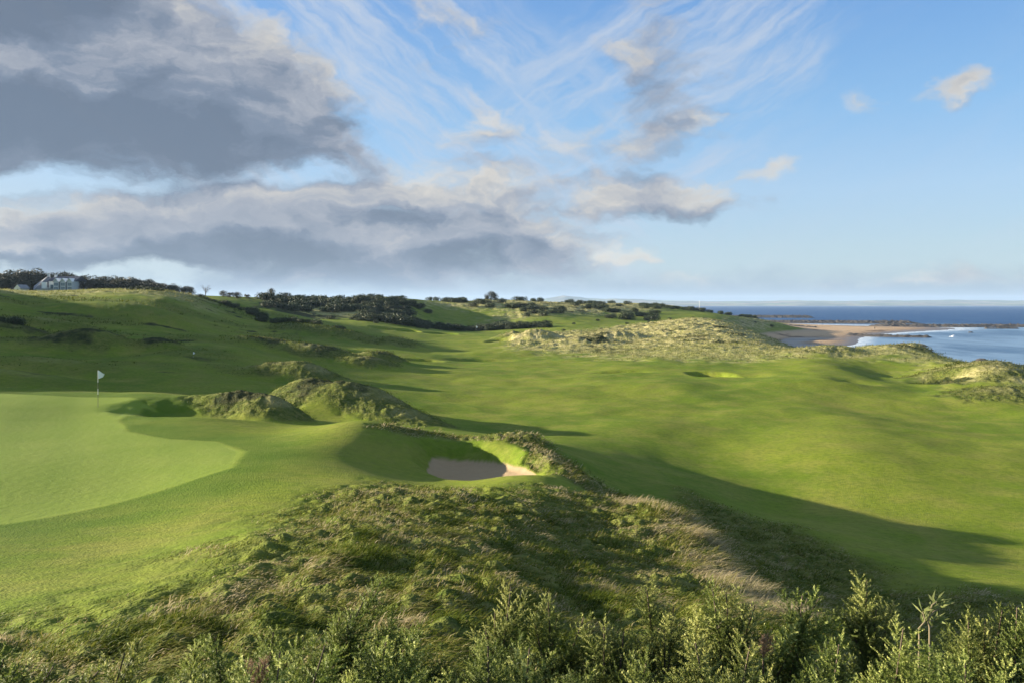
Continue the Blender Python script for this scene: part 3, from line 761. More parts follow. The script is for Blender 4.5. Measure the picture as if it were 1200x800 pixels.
line_px([(400,345),(440,345),(465,350),(480,335)], 16, (2.0,3.2), 'dark gorse bush crowning the central hilltop', 'gorse crowning the central hill', 4, 5)
line_px([(395,262),(440,258),(480,262),(500,270)], 16, (1.2,2.0), 'dark gorse bush at the foot of the central hill', 'gorse at the foot of the hill', 3, 6)
line_px([(478,285),(520,292),(560,292),(600,288),(640,292)], 62, (2.2,3.8), 'dark gorse bush in the long row beyond the far fairway', 'long gorse row beyond the far fairway', 6, 7)
line_px([(520,405),(560,385),(590,380),(620,372)], 26, (2.2,3.8), 'dark gorse bush in the hedge on the shaded far slope', 'gorse hedge on the shaded far slope', 6, 8)
scatter_px(70, (605,770), (340,470), (1.8,3.6), 'dark gorse bush among the far pale dunes', 'gorse among the far dunes', -.1, 9)
line_px([(735,440),(780,450),(830,458),(885,480)], 44, (1.8,3.0), 'dark gorse bush on the headland beyond the small green', 'gorse on the headland', 5, 10)
line_px([(470,440),(520,455),(600,470),(660,480),(740,490)], 16, (1.4,2.6), 'dark gorse bush on the far middle skyline', 'bushes on the far skyline', 8, 11)
for px, D, s in ((868,352,1.7),(905,420,1.5),(838,350,1.4),(826,300,.9),(812,310,.8),(660,252,.9),(770,280,.8),(700,330,1.2),(728,245,.7),(745,262,.9),(690,215,.8),(705,262,.7),(785,300,1.1),(760,318,1.0),(815,265,.8),(845,300,.9),(640,235,.8),(672,300,1.0),(735,310,1.0),(798,238,.7)):
    gorse_far(*PW(px, D), s, 'scattered dark bush among the pale dune grass', 'scattered bushes in the dune grass')
ALLF.sort(key=lambda a: -a[2]/math.hypot(a[0], a[1]))       # the ones that show largest come first
_z = gzs([a[0] for a in ALLF], [a[1] for a in ALLF])
NSOLO = 272
def scrub():
    V = []; T = []; n0 = 0; Fs = []
    for k in range(NSOLO, len(ALLF)):
        x, y, s, _, _ = ALLF[k]; me = FG[k % 4]; n = len(me.vertices); v = np.empty(n*3, np.float32); me.vertices.foreach_get('co', v); v = v.reshape(-1, 3)*s*.66
        a = random.uniform(0, 6.28); v = np.c_[v[:,0]*math.cos(a)-v[:,1]*math.sin(a) + x, v[:,0]*math.sin(a)+v[:,1]*math.cos(a) + y, v[:,2] + _z[k] - .1]
        V.append(v); t = np.empty(n, np.float32); me.attributes['tint'].data.foreach_get('value', t); T.append(t); Fs.append(np.arange(n).reshape(-1,4)+n0); n0 += n
    tag(obj('gorse_scrub', mesh_np('gorse_scrub', np.concatenate(V), np.concatenate(Fs), M_gorse_far, False, {'tint': np.concatenate(T)})), kind='stuff')
scrub()
for k, (x, y, s, label, group) in enumerate(ALLF[:NSOLO]):
    r_ = empty('gorse_bush', (x, y, _z[k]-.1), random.uniform(0, 6.28)); s2 = s*.62
    r_.scale = (s2*random.uniform(1,1.35), s2*random.uniform(1,1.3), s2*random.uniform(.75,1.0)); tag(r_, label, 'gorse bush', group)
    obj('foliage', FG[k % 4], r_); obj('stem', STEM, r_)

# ------------------------------------------------------------------ the wood
def tree_meshes():
    out = []
    for s in range(5):
        rg = random.Random(100+s); lobes = [(rg.uniform(-2,2), rg.uniform(-2,2), rg.uniform(3.0,6.4), rg.uniform(1.0,1.9)) for _ in range(11)] + [(rg.uniform(-2,2), rg.uniform(-2,2), rg.uniform(.6,2.4), rg.uniform(.8,1.4)) for _ in range(6)]
        out.append(crown_variant('crown', lobes, 1500, .42, M_wood_leaf, 40+s))
    return out
TM = tree_meshes()
def trunk_mesh(seed, bare=False):
    rg = random.Random(seed); k = MB(); k.tube([(0,0,-.5),(.1,0,2.2),(.05,.1,4.5),(0,.1,6.2)], [.28,.22,.14,.05], 7)
    for i in range(14 if bare else 8):
        a = rg.uniform(0, 6.28); z0 = rg.uniform(1.6, 4.6); L = rg.uniform(1.3, 2.6)
        p0 = (0,0,z0); p1 = (L*.5*math.cos(a), L*.5*math.sin(a), z0+L*.45); p2 = (L*math.cos(a+.2), L*math.sin(a+.2), z0+L*1.0)
        k.tube([p0,p1,p2], [.10,.07,.03], 5)
        if bare:
            for q in range(7):
                a2 = a + rg.uniform(-1,1); l2 = rg.uniform(.5,1.2); b0 = p1 if q % 2 else p2
                k.tube([b0, (b0[0]+l2*math.cos(a2), b0[1]+l2*math.sin(a2), b0[2]+l2*rg.uniform(.2,1))], [.035,.02], 4)
    return k.mesh('trunk', M_twig if bare else M_bark)
TR = [trunk_mesh(1), trunk_mesh(2)]; TB = [trunk_mesh(3, True), trunk_mesh(4, True)]
def tree(px, D, h, label, group=None, bare=False, wide=1.):
    x, y = PW(px, D); s = h/7.0
    r_ = empty('bare_tree' if bare else 'tree', (x, y, gz(x, y)-.2), random.uniform(0, 6.28)); r_.scale = (s*wide*random.uniform(.9,1.2), s*wide, s); tag(r_, label, 'tree', group)
    if bare: obj('trunk', random.choice(TB), r_)
    else:
        obj('crown', random.choice(TM), r_); obj('trunk', random.choice(TR), r_)
tops = ([-60,0,14,26,40,52,66,80,100,120,140,160,180,200,220,236], [318,320,319,318,317.5,320,321.5,322,325,326.5,325.5,327,330,333,337,341])
for row, D in enumerate((322, 340, 358)):
    for px in np.arange(-45, 234, 7.2):
        px += random.uniform(-2.5, 2.5); x, y = PW(px, D)
        if row == 0 and 18 < px < 96: continue
        topy = np.interp(px, *tops) + random.uniform(-1., 2.2) + (3 if row == 0 else 0)
        h = CZ + (HY-topy)/F*D - gz(x, y)
        if h < 2.5: continue
        b_ = random.random() < .12 and row == 1
        tree(px, D, h*1.02, 'bare grey tree standing in the dark wood behind the clubhouse' if b_ else 'dark round crowned tree in the wood along the left skyline', 'bare trees in the wood' if b_ else 'trees of the left skyline wood', b_, 1.15)
tree(241, 330, 4.6, 'bare tree alone at the right end of the left skyline wood', None, True)
tree(318, 360, 4.2, 'small rounded dark tree on the skyline left of the central hill', None, False)
for px, D, h in ((262,300,2.6),(270,305,2.2),(278,300,2.6),(290,310,2.0)): tree(px, D, h, 'low dark tree on the skyline above the bright left field', 'low trees above the left field', False, 1.5)
for px, h in ((571,4.4),(576,5.2),(580,4.6)): tree(px, 440, h, 'dark conifer in the little clump on the middle skyline', 'conifer clump on the skyline', False, .9)

# ------------------------------------------------------------------ clubhouse
M_cream = simple_mat('cream_render', (.80,.74,.58), .8, .08)
M_white = simple_mat('white_paint', (.80,.79,.76), .6, .06)
M_slate = simple_mat('slate', (.15,.16,.18), .45, .3, 2.5)
M_dslate = simple_mat('dark_slate', (.045,.045,.065), .6, .3, 2.5)
M_greyshade = simple_mat('grey_shade_render', (.55,.56,.56), .8, .1)  # grey tone carries the shade on the clubhouse front
def glass_mat():
    m, t, b = new_mat('window_glass'); t.put(b.inputs['Base Color'], (.10,.15,.20)); b.inputs['Roughness'].default_value = .08; b.inputs['Specular IOR Level'].default_value = .8; return m
M_glass = glass_mat()
def build_house():
    D = 318; u = D/F; x0, y0 = PW(57, D); zb = CZ + (HY-341.3)*u
    root = empty('clubhouse', (x0, y0, zb)); tag(root, 'white clubhouse with shade-toned grey front, steep slate hipped roof and three front gables before the wood', 'building')
    X = lambda px: (px-57)*u; Zz = lambda py: (341.3-py)*u
    # main block
    k = MB(); k.box(X(58.5), X(88), 0, 8.5, -2.5, Zz(330)); k.build('wall', M_greyshade, root)
    k = MB(); k.box(X(58.0), X(58.5)-.004, 0, 8.5, -2.5, Zz(329.6)); k.box(X(58.0), X(65), -.35, -.006, Zz(338), Zz(330)); k.build('white_wall', M_white, root)  # left faces of the block, their sunlight put in as white
    k = MB(); k.gable(X(56.5), X(88.8), -.5, 9, Zz(330), Zz(323.6)); rf = k.build('roof', M_dslate, root)
    k = MB(); k.box(X(58.5), X(60.3), 3.2, 4.4, Zz(326), Zz(321.8)); k.build('chimney', M_white, rf)
    for (a, b_) in ((65.2,71.6),(73.2,79.6),(81.2,87.4)):
        w = MB(); w.box(X(a)+.1, X(b_)-.1, -1.6, -.006, -2.5, Zz(330.5)); w.gable(X(a)+.1, X(b_)-.1, -1.6, 2, Zz(330.5), Zz(327.2), 'y'); bay = w.build('front_bay', M_greyshade, root)
        r2 = MB(); xm = (X(a)+X(b_))/2
        for sgn in (-1, 1):
            xe = xm + sgn*(X(b_)-X(a))/2*1.1
            vs = [(xm,-2.0,Zz(326.8)),(xe,-2.0,Zz(330.9)),(xe,2.4,Zz(330.9)),(xm,2.4,Zz(326.8))]; vs += [(p[0],p[1],p[2]+.16) for p in vs]
            r2.add(vs, [(0,1,2,3),(7,6,5,4),(0,4,5,1),(1,5,6,2),(2,6,7,3),(3,7,4,0)])
        r2.build('bay_roof', M_white, bay)  # white colour carries the sunlight on the left roof slopes
        for r_ in range(2):
            for c in range(2):
                wx = X(a)+.35 + c*(X(b_)-X(a)-.5)/2; g = MB(); z1 = Zz(340.2-4.8*r_); g.box(wx, wx+.75, -1.64, -1.604, z1, z1+1.25); f = g.build('window', M_glass, bay)
                fr = MB()
                fr.box(wx-.07, wx, -1.66, -1.602, z1-.07, z1+1.32); fr.box(wx+.75, wx+.82, -1.66, -1.602, z1-.07, z1+1.32); fr.box(wx, wx+.75, -1.66, -1.602, z1+1.25, z1+1.32); fr.box(wx, wx+.75, -1.66, -1.602, z1-.07, z1); fr.box(wx+.34, wx+.41, -1.66, -1.645, z1, z1+1.25)
                fr.build('frame', M_white, f)
    g = MB(); g.box(X(60), X(64), -.39, -.354, Zz(338.6), Zz(334)); g.build('window', M_glass, root)
    # hipped hall roof
    k = MB(); ax, az = X(53.2), Zz(322.6)
    k.add([(X(35.5),2.5,Zz(335.2)),(X(47.2),-4.5,Zz(340.4)),(X(58.5),1.0,Zz(337)),(X(56),9,Zz(335.5)),(ax,2.5,az),(X(38),8,Zz(335.2))],
          [(0,1,4),(1,2,4),(2,3,4),(3,5,4),(5,0,4),(0,5,3,2,1)]); hr = k.build('hall_roof', M_slate, root)
    k = MB(); k.box(ax-.35, ax+.35, 2.1, 2.9, az-.6, az+.95); k.build('chimney', M_greyshade, hr)
    k = MB(); k.add([(X(39),1.2,-2.5),(X(46.8),-3.6,-2.5),(X(57),0,-2.5),(X(55),7,-2.5),(X(39),1.2,Zz(336)),(X(46.8),-3.6,Zz(340.0)),(X(57),0,Zz(337)),(X(55),7,Zz(336))],
          [(0,1,5,4),(1,2,6,5),(2,3,7,6),(3,0,4,7)]); k.build('hall_wall', M_greyshade, root)
    k = MB(); k.box(X(52.2), X(57.6), -1.9, -1.2, Zz(338.5), Zz(331)); k.build('white_wall', M_white, root)
    # small gabled wing on the left
    k = MB(); k.box(X(29.5), X(36.3), -7, -1, -2.5, Zz(338.5)); k.gable(X(29.5), X(36.3), -7, -1, Zz(338.5), Zz(334.4), 'y'); k.box(X(26.5), X(29.5)-.004, -6.6, -2, -2.5, Zz(340)); w = k.build('wing_wall', M_cream, root)
    k = MB(); k.box(X(32.6), X(34.4), -7.05, -7.004, Zz(342), Zz(339.4)); k.build('door', M_dslate, root)
    k = MB(); xm = X(32.9)
    for sgn in (-1, 1):
        xe = xm + sgn*1.45
        vs = [(xm,-6.8,Zz(334.4)),(xe,-6.8,Zz(338.9)),(xe,-.8,Zz(338.9)),(xm,-.8,Zz(334.4))]; vs += [(p[0],p[1],p[2]+.12) for p in vs]
        k.add(vs, [(0,1,2,3),(7,6,5,4),(0,4,5,1),(1,5,6,2),(2,6,7,3),(3,7,4,0)])
    k.build('wing_roof', M_slate, root)
build_house()

# ------------------------------------------------------------------ flags and poles
M_flagw = simple_mat('flag_cloth', (.86,.85,.80), .7, .04)
M_black = simple_mat('black_paint', (.02,.02,.02), .5)
def flagstick(px, D, h, label, scale=1.):
    x, y = PW(px, D); root = empty('golf_flagstick', (x, y, gz(x, y))); tag(root, label, 'flagstick')
    for z0, z1, m, nm in ((-.05,.75,M_black,'black_band'),(.752,1.08,M_flagw,'white_band'),(1.082,1.46,M_black,'black_band'),(1.462,2.17,M_flagw,'white_band')):
        k = MB(); r_ = .013*scale; k.tube([(0,0,z0*h/2.17),(0,0,z1*h/2.17)], r_, 8); k.build(nm, m, root)
    k = MB(); nx, nz = 9, 6; vs = []
    fl = .36*scale; fh = .50*scale; zt = h
    for i in range(nx):
        t_ = i/(nx-1); w_ = .045*math.sin(t_*7)*t_*scale
        for j in range(nz):
            s_ = j/(nz-1); top = zt - .22*scale*t_; bot = zt - fh + .10*scale*t_
            vs.append((.013*scale + fl*t_*(1-.25*s_*t_), w_, top + (bot-top)*s_))
    b2 = [(v[0], v[1]+.004, v[2]) for v in vs]; fs = [(i*nz+j, i*nz+j+1, (i+1)*nz+j+1, (i+1)*nz+j) for i in range(nx-1) for j in range(nz-1)]
    k.add(vs, fs); k.add(b2, [f[::-1] for f in fs]); k.build('flag', M_flagw, root)
    return root
flagstick(115, 47, 2.17, 'tall flagstick with white flag and black bands on the near putting green')
flagstick(226.5, 95, 1.0, 'tiny pale marker flag in the shaded hollow left of the mounds', .6)
flagstick(558, 268, 2.1, 'distant pale flagstick in front of the long gorse row', 1.6)
def mast():
    x, y = PW(819.5, 485); root = empty('white_mast', (x, y, gz(x, y))); tag(root, 'thin white mast on the far headland green', 'mast')
    k = MB(); k.tube([(0,0,-.2),(0,0,5.6)], [.10,.07], 8); k.build('pole', M_white, root)
    k = MB(); k.tube([(0,0,-.1),(0,0,.35)], [.3,.22], 10); k.build('base', M_greyshade, root)
    k = MB(); k.tube([(-.7,0,4.7),(.7,0,4.7)], .05, 6); k.build('crossbar', M_white, root)
mast()
M_dark = simple_mat('dark_clothing', (.02,.025,.03), .9); M_skin = simple_mat('skin', (.45,.28,.2), .6)
def person():
    x, y = PW(1025, 505); me = bpy.data.meshes.new('person')
    vs = [(0,0,.95),(0,0,1.15),(0,0,1.38),(0,0,1.52),(0,-.02,1.66),(0,-.01,1.76),(.10,0,.88),(.12,-.02,.48),(.12,.03,.06),(.13,-.12,.03),(-.10,0,.88),(-.13,.02,.48),(-.14,.05,.06),(-.15,-.10,.03),(.20,0,1.40),(.26,.02,1.12),(.25,-.08,.86),(-.20,0,1.40),(-.27,.02,1.12),(-.25,-.08,.86)]
    ed = [(0,1),(1,2),(2,3),(3,4),(4,5),(0,6),(6,7),(7,8),(8,9),(0,10),(10,11),(11,12),(12,13),(2,14),(14,15),(15,16),(2,17),(17,18),(18,19)]
    rad = [.15,.14,.15,.06,.10,.08,.09,.065,.045,.04,.09,.065,.045,.04,.065,.05,.04,.065,.05,.04]
    me.from_pydata(vs, ed, []); o = obj('person', me, None, (x, y, gz(x, y))); me.materials.append(M_dark)
    sk = o.modifiers.new('skin', 'SKIN'); me.skin_vertices[0].data[0].use_root = True
    for i, r_ in enumerate(rad): me.skin_vertices[0].data[i].radius = (r_, r_)
    o.modifiers.new('sub', 'SUBSURF').levels = 1
    tag(o, 'distant person in dark clothes standing on the open beach sand', 'person')
person()

# ------------------------------------------------------------------ grass
def blade_material():
    m, t, b = new_mat('grass_blade'); c = t.attr('col', 'Color')
    t.put(b.inputs['Base Color'], c); b.inputs['Roughness'].default_value = .6; b.inputs['Specular IOR Level'].default_value = .08
    tr = t.n.new('ShaderNodeBsdfTranslucent'); t.l.new(c, tr.inputs[0]); mx = t.n.new('ShaderNodeMixShader'); mx.inputs[0].default_value = .3
    t.l.new(b.outputs[0], mx.inputs[1]); t.l.new(tr.outputs[0], mx.inputs[2]); t.l.new(mx.outputs[0], t.n['Material Output'].inputs[0]); return m
M_blade = blade_material()
def blades(name, x, y, z, length, width, lean, col, rg, spread=.5, wind=(.8,-.25)):
    """three-segment curved blades rooted at x,y,z"""
    n = len(x); a = rg.random(n)*2*np.pi
    dx = np.cos(a)*spread + wind[0]*lean; dy = np.sin(a)*spread + wind[1]*lean
    hz = np.hypot(dx, dy) + 1e-6
    up = np.ones(n)
    P0 = np.c_[x, y, z]
    def pt(f):
        out = length * (f*.30*hz + .75*hz*f*f); hgt = length * (f*1.0 - .42*f*f*np.minimum(hz, 1.4))
        return np.c_[x + dx/hz*out, y + dy/hz*out, z + hgt]
    P1, P2 = pt(.45), pt(1.)
    wd_ = rg.random(n)*2*np.pi; wx = np.cos(wd_)*.45 + .9; wy = np.sin(wd_)*.5; l_ = np.hypot(wx, wy); w = np.c_[wx/l_, wy/l_, np.zeros(n)] * (width*.5)[:,None]
    v = np.stack([P0-w, P0+w, P1+w*.8, P1-w*.8, P2], 1).reshape(-1, 3)
    b = np.arange(n)*5
    f = np.concatenate([np.stack([b, b+1, b+2], 1), np.stack([b, b+2, b+3], 1), np.stack([b+3, b+2, b+4], 1)])
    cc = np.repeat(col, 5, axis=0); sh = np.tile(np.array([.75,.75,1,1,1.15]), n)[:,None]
    me = mesh_np(name, v, f, M_blade, False, None, {'col': cc*sh})
    return me
def scatter(n, pxr, Dr, keyf, rg):
    px = rg.uniform(pxr[0], pxr[1], n); D = np.exp(rg.uniform(math.log(Dr[0]), math.log(Dr[1]), n))
    x = (px-600)/F*D; y = D; z, M = terrain(x, y); k = rg.random(n) < keyf(x, y, M)
    return x[k], y[k], z[k], {a: b[k] for a, b in M.items()}
def pal(t_, stops):
    t_ = np.clip(t_, 0, 1); p = [s[0] for s in stops]; return np.stack([np.interp(t_, p, [s[1][i] for s in stops]) for i in range(3)], 1)
GREENS = [(0,(.035,.060,.006)),(.25,(.075,.115,.010)),(.5,(.15,.185,.022)),(.74,(.25,.24,.055)),(1,(.48,.42,.21))]
STRAW = [(0,(.13,.15,.03)),(.3,(.30,.30,.095)),(.65,(.52,.47,.23)),(1,(.70,.62,.38))]
def near_rough():
    rg = np.random.default_rng(5)
    x, y, z, M = scatter(150000, (-90,1290), (4.6,46), lambda x,y,M: (M['rough'] > .25) * np.clip(.25+.75*M['rough'],0,1) * (M['sand'] < .1) * (.35+.65*sstep(-.35,.1,gnoise(x*1.5,y*1.5))), rg)
    nb = 8; n = len(x); D = np.hypot(x, y)
    X = np.repeat(x, nb) + rg.normal(size=n*nb)*np.repeat(.05 + .0035*D, nb); Y = np.repeat(y, nb) + rg.normal(size=n*nb)*np.repeat(.05+.006*D, nb)
    Zr = np.repeat(z, nb) - .03
    rr = np.repeat(M['rough'], nb); tl = .55 + .9*np.repeat(sstep(-.3,.4,fbm(x*.8, y*.8, 2, seed=41)), nb)
    ln = (.03 + .052*rr) * tl * (.6+.8*rg.random(n*nb)); wd_ = np.repeat(.0045 + .00065*D, nb)
    ct = np.repeat(.50 + .75*fbm(x*.7, y*.5, 3, seed=42) + .75*fbm(x*2.6, y*1.8, 2, seed=43), nb) + .18*rg.normal(size=n*nb)
    crest = np.repeat(np.maximum(sstep(1.1, .1, np.abs(polydist(x, y, [PW(667,28.2),PW(740,25.5),PW(790,23.2),PW(832,18),PW(880,14.2),PW(905,12.5),PW(880,12.5),PW(820,17.6),PW(775,23),PW(720,25.4)]))), .75*sstep(.9, .1, np.abs(polydist(x, y, G_RIDGE)))*(y>29)), nb)
    ct = ct + .38*crest*(.4+rg.random(n*nb)); ln = ln*(1+1.6*crest)
    lean = .9 + .7*np.repeat(sstep(-.4,.4,fbm(x*.5+3, y*.5, 2, seed=44)), nb)
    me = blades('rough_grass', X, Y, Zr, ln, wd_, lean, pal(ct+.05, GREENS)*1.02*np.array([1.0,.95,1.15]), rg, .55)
    tag(obj('rough_grass', me), kind='stuff')
    print('near blades', n*nb)
near_rough()
def dune_grass():
    rg = np.random.default_rng(6)
    def key(x, y, M): return np.clip(np.maximum(M['dry'], M['rough']*.8), 0, 1) * (M['beach'] < .3) * (M['sand'] < .1) * (np.maximum(M['dry'], M['rough']) > .3)
    x, y, z, M = scatter(90000, (-60,1260), (44,520), key, rg)
    nb = 5; n = len(x); D = np.hypot(x, y)
    X = np.repeat(x, nb) + rg.normal(size=n*nb)*np.repeat(.1+.0025*D, nb); Y = np.repeat(y, nb) + rg.normal(size=n*nb)*np.repeat(.1+.004*D, nb); Zr = np.repeat(z, nb)-.05
    dry = np.repeat(M['dry'], nb)
    ln = (.26 + .14*rg.random(n*nb)) * np.repeat(np.clip(D/110, .5, 1.4), nb)*np.repeat(.55+.45*sstep(100,150,D), nb); wd_ = np.repeat(.010+.00050*D, nb)
    q = np.repeat(.45 + .6*fbm(x*.13, y*.13, 4, .6, seed=51), nb) + .15*rg.normal(size=n*nb)
    he = np.repeat(M['heath'], nb)[:,None]
    d2 = dry[:,None]; c = pal(q, STRAW)*d2 + pal(q*.9, GREENS)*(1-d2); c = c*np.clip(1-.8*he, .12, 1)*(1-.25*(1-d2))
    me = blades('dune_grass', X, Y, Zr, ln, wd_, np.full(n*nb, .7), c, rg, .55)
    tag(obj('dune_grass', me), kind='stuff')
    print('dune blades', n*nb)
dune_grass()
print('grass', time.time()-T0)

# ------------------------------------------------------------------ foreground gorse
def shoot(seed, L=.34):
    """one spiny gorse shoot along +z: returns leaf triangles (n,3,3) and tint (n)"""
    rg = np.random.default_rng(seed); T = []; C_ = []
    def spines(p0, d, L, dens, ln, tint0):
        n = max(3, int(L*dens)); s = (np.arange(n)+rg.random(n))/n
        d = d/np.linalg.norm(d); a = np.cross(d, (0.3,.9,.1)); a /= np.linalg.norm(a); b = np.cross(d, a)
        bend = rg.normal(size=3)*.10*L
        pos = p0 + np.outer(s*L, d) + np.outer(s*s, bend)
        ph = rg.random(n)*6.283; out = np.outer(np.cos(ph), a) + np.outer(np.sin(ph), b)
        k = .75 + .35*rg.random(n)
        dr = out*k[:,None] + d*(1.0-.35*(1-s))[:,None]*.8; dr /= np.linalg.norm(dr, axis=1)[:,None]
        l_ = ln*(.65+.6*rg.random(n))*(1-.35*s); w = np.cross(dr, d + .3*rg.normal(size=(n,3))); w /= np.linalg.norm(w, axis=1)[:,None]+1e-9
        wd_ = .0027*(.8+.5*rg.random(n))
        t = np.stack([pos - w*wd_[:,None], pos + w*wd_[:,None], pos + dr*l_[:,None]], 1)
        T.append(t); C_.append(np.clip(tint0 + .35*s + .18*rg.normal(size=n), 0, 1))
        return pos
    up = np.array([0,0,1.])
    main = spines(np.zeros(3), up, L, 430, .019, .35)
    nb = 22
    for i in range(nb):
        f = .05 + .85*(i+rg.random()*.6)/nb; ph = i*2.4 + rg.random()*.6
        d = np.array([math.cos(ph)*.85, math.sin(ph)*.85, .75]) + rg.normal(size=3)*.1
        l_ = L*(.34*(1-f)**.8 + .06)*(.8+.5*rg.random())
        p0 = main[min(len(main)-1, int(f*len(main)))]
        spines(p0, d, l_, 480, .016, .2+.3*f)
    t = np.concatenate(T); c = np.concatenate(C_); return t, c
rg0 = random.Random(8)
SH = [shoot(s) for s in range(6)]
print('tris per shoot', len(SH[0][0]))
def frame(d):
    d = d/np.linalg.norm(d); a = np.cross(d, (.2,.97,.1)); a /= np.linalg.norm(a); return np.stack([a, np.cross(d, a), d], 1)
def gorse_near(cx, cy, rad, zc, n, leaders, label, seed, dead=False, tintb=0., group='gorse bushes in the foreground'):
    rad *= rg0.uniform(.95, 1.25); zc += rg0.uniform(-.20, -.05)
    """dome of shoots: centre cx, cy; canopy top height zc (world)"""
    rg = np.random.default_rng(seed+900); g0 = gz(cx, cy); H = max(.35, zc - g0)
    T = []; C_ = []; st = MB()
    def put(p, d, s, tb=0.):
        tb = tb + rg.normal()*.16
        t, c = SH[rg.integers(len(SH))]; ph = rg.random()*6.28; cz, sz = math.cos(ph), math.sin(ph)
        Rz = np.array([[cz,-sz,0],[sz,cz,0],[0,0,1]]); Mx = frame(d) @ Rz
        T.append((t.reshape(-1,3) @ Mx.T * s + p).reshape(-1,3,3)); C_.append(np.clip(c + tb + tintb + .12*rg.normal(), 0, 1))
    for i in range(n):
        ph = rg.random()*6.283; q = rg.random()**.55
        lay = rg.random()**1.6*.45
        lx, ly = math.cos(ph)*q*rad, math.sin(ph)*q*rad
        hz_ = H * (1-.55*q**2.2) * (1-lay) - .22 + rg.normal()*.03
        d = np.array([lx/rad*.75 + .12, ly/rad*.55 - .1, 1.05]) + rg.normal(size=3)*.28
        s = rg.uniform(.55, 1.05)
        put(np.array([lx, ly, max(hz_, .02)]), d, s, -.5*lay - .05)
        if i % 4 == 0: st.tube([(lx*.1, ly*.1, -.1), (lx*.6, ly*.6, hz_*.5), (lx, ly, hz_+.1)], [.012,.008,.004], 5)
    rad *= 1.0
    for (px, py, D, tilt) in leaders:
        tip = np.array([(px-600)/F*D - cx, D - cy, CZ - (py-HY)/F*D - g0])
        L = rg.uniform(.8, 1.15); d = np.array([tilt, rg.uniform(-.1,.1), 1.]); dn_ = d/np.linalg.norm(d)
        b0 = tip - dn_*.34*L; put(b0, d, L, .12)
        for j in range(7):
            o_ = rg.normal(size=3)*[.035,.035,.02]; put(b0 - dn_*.10*(j-.6) + o_, d + rg.normal(size=3)*.30, L*.8, .05)
        st.tube([(tip[0]*.3, tip[1]*.3, 0), tuple(b0 - dn_*.3), tuple(tip - dn_*.05)], [.010,.007,.003], 5)
    t = np.concatenate(T); c = np.concatenate(C_); n_ = len(t)
    root = empty('gorse_bush', (cx, cy, g0)); tag(root, label, 'gorse bush', group)
    obj('foliage', mesh_np('foliage', t.reshape(-1,3), np.arange(3*n_).reshape(-1,3), M_brown if dead else M_gorse, False, {'tint': np.repeat(c, 3)}), root)
    if st.v: st.build('stem', M_bark, root)
    return n_
def top(py, D): return CZ - (py-HY)/F*D
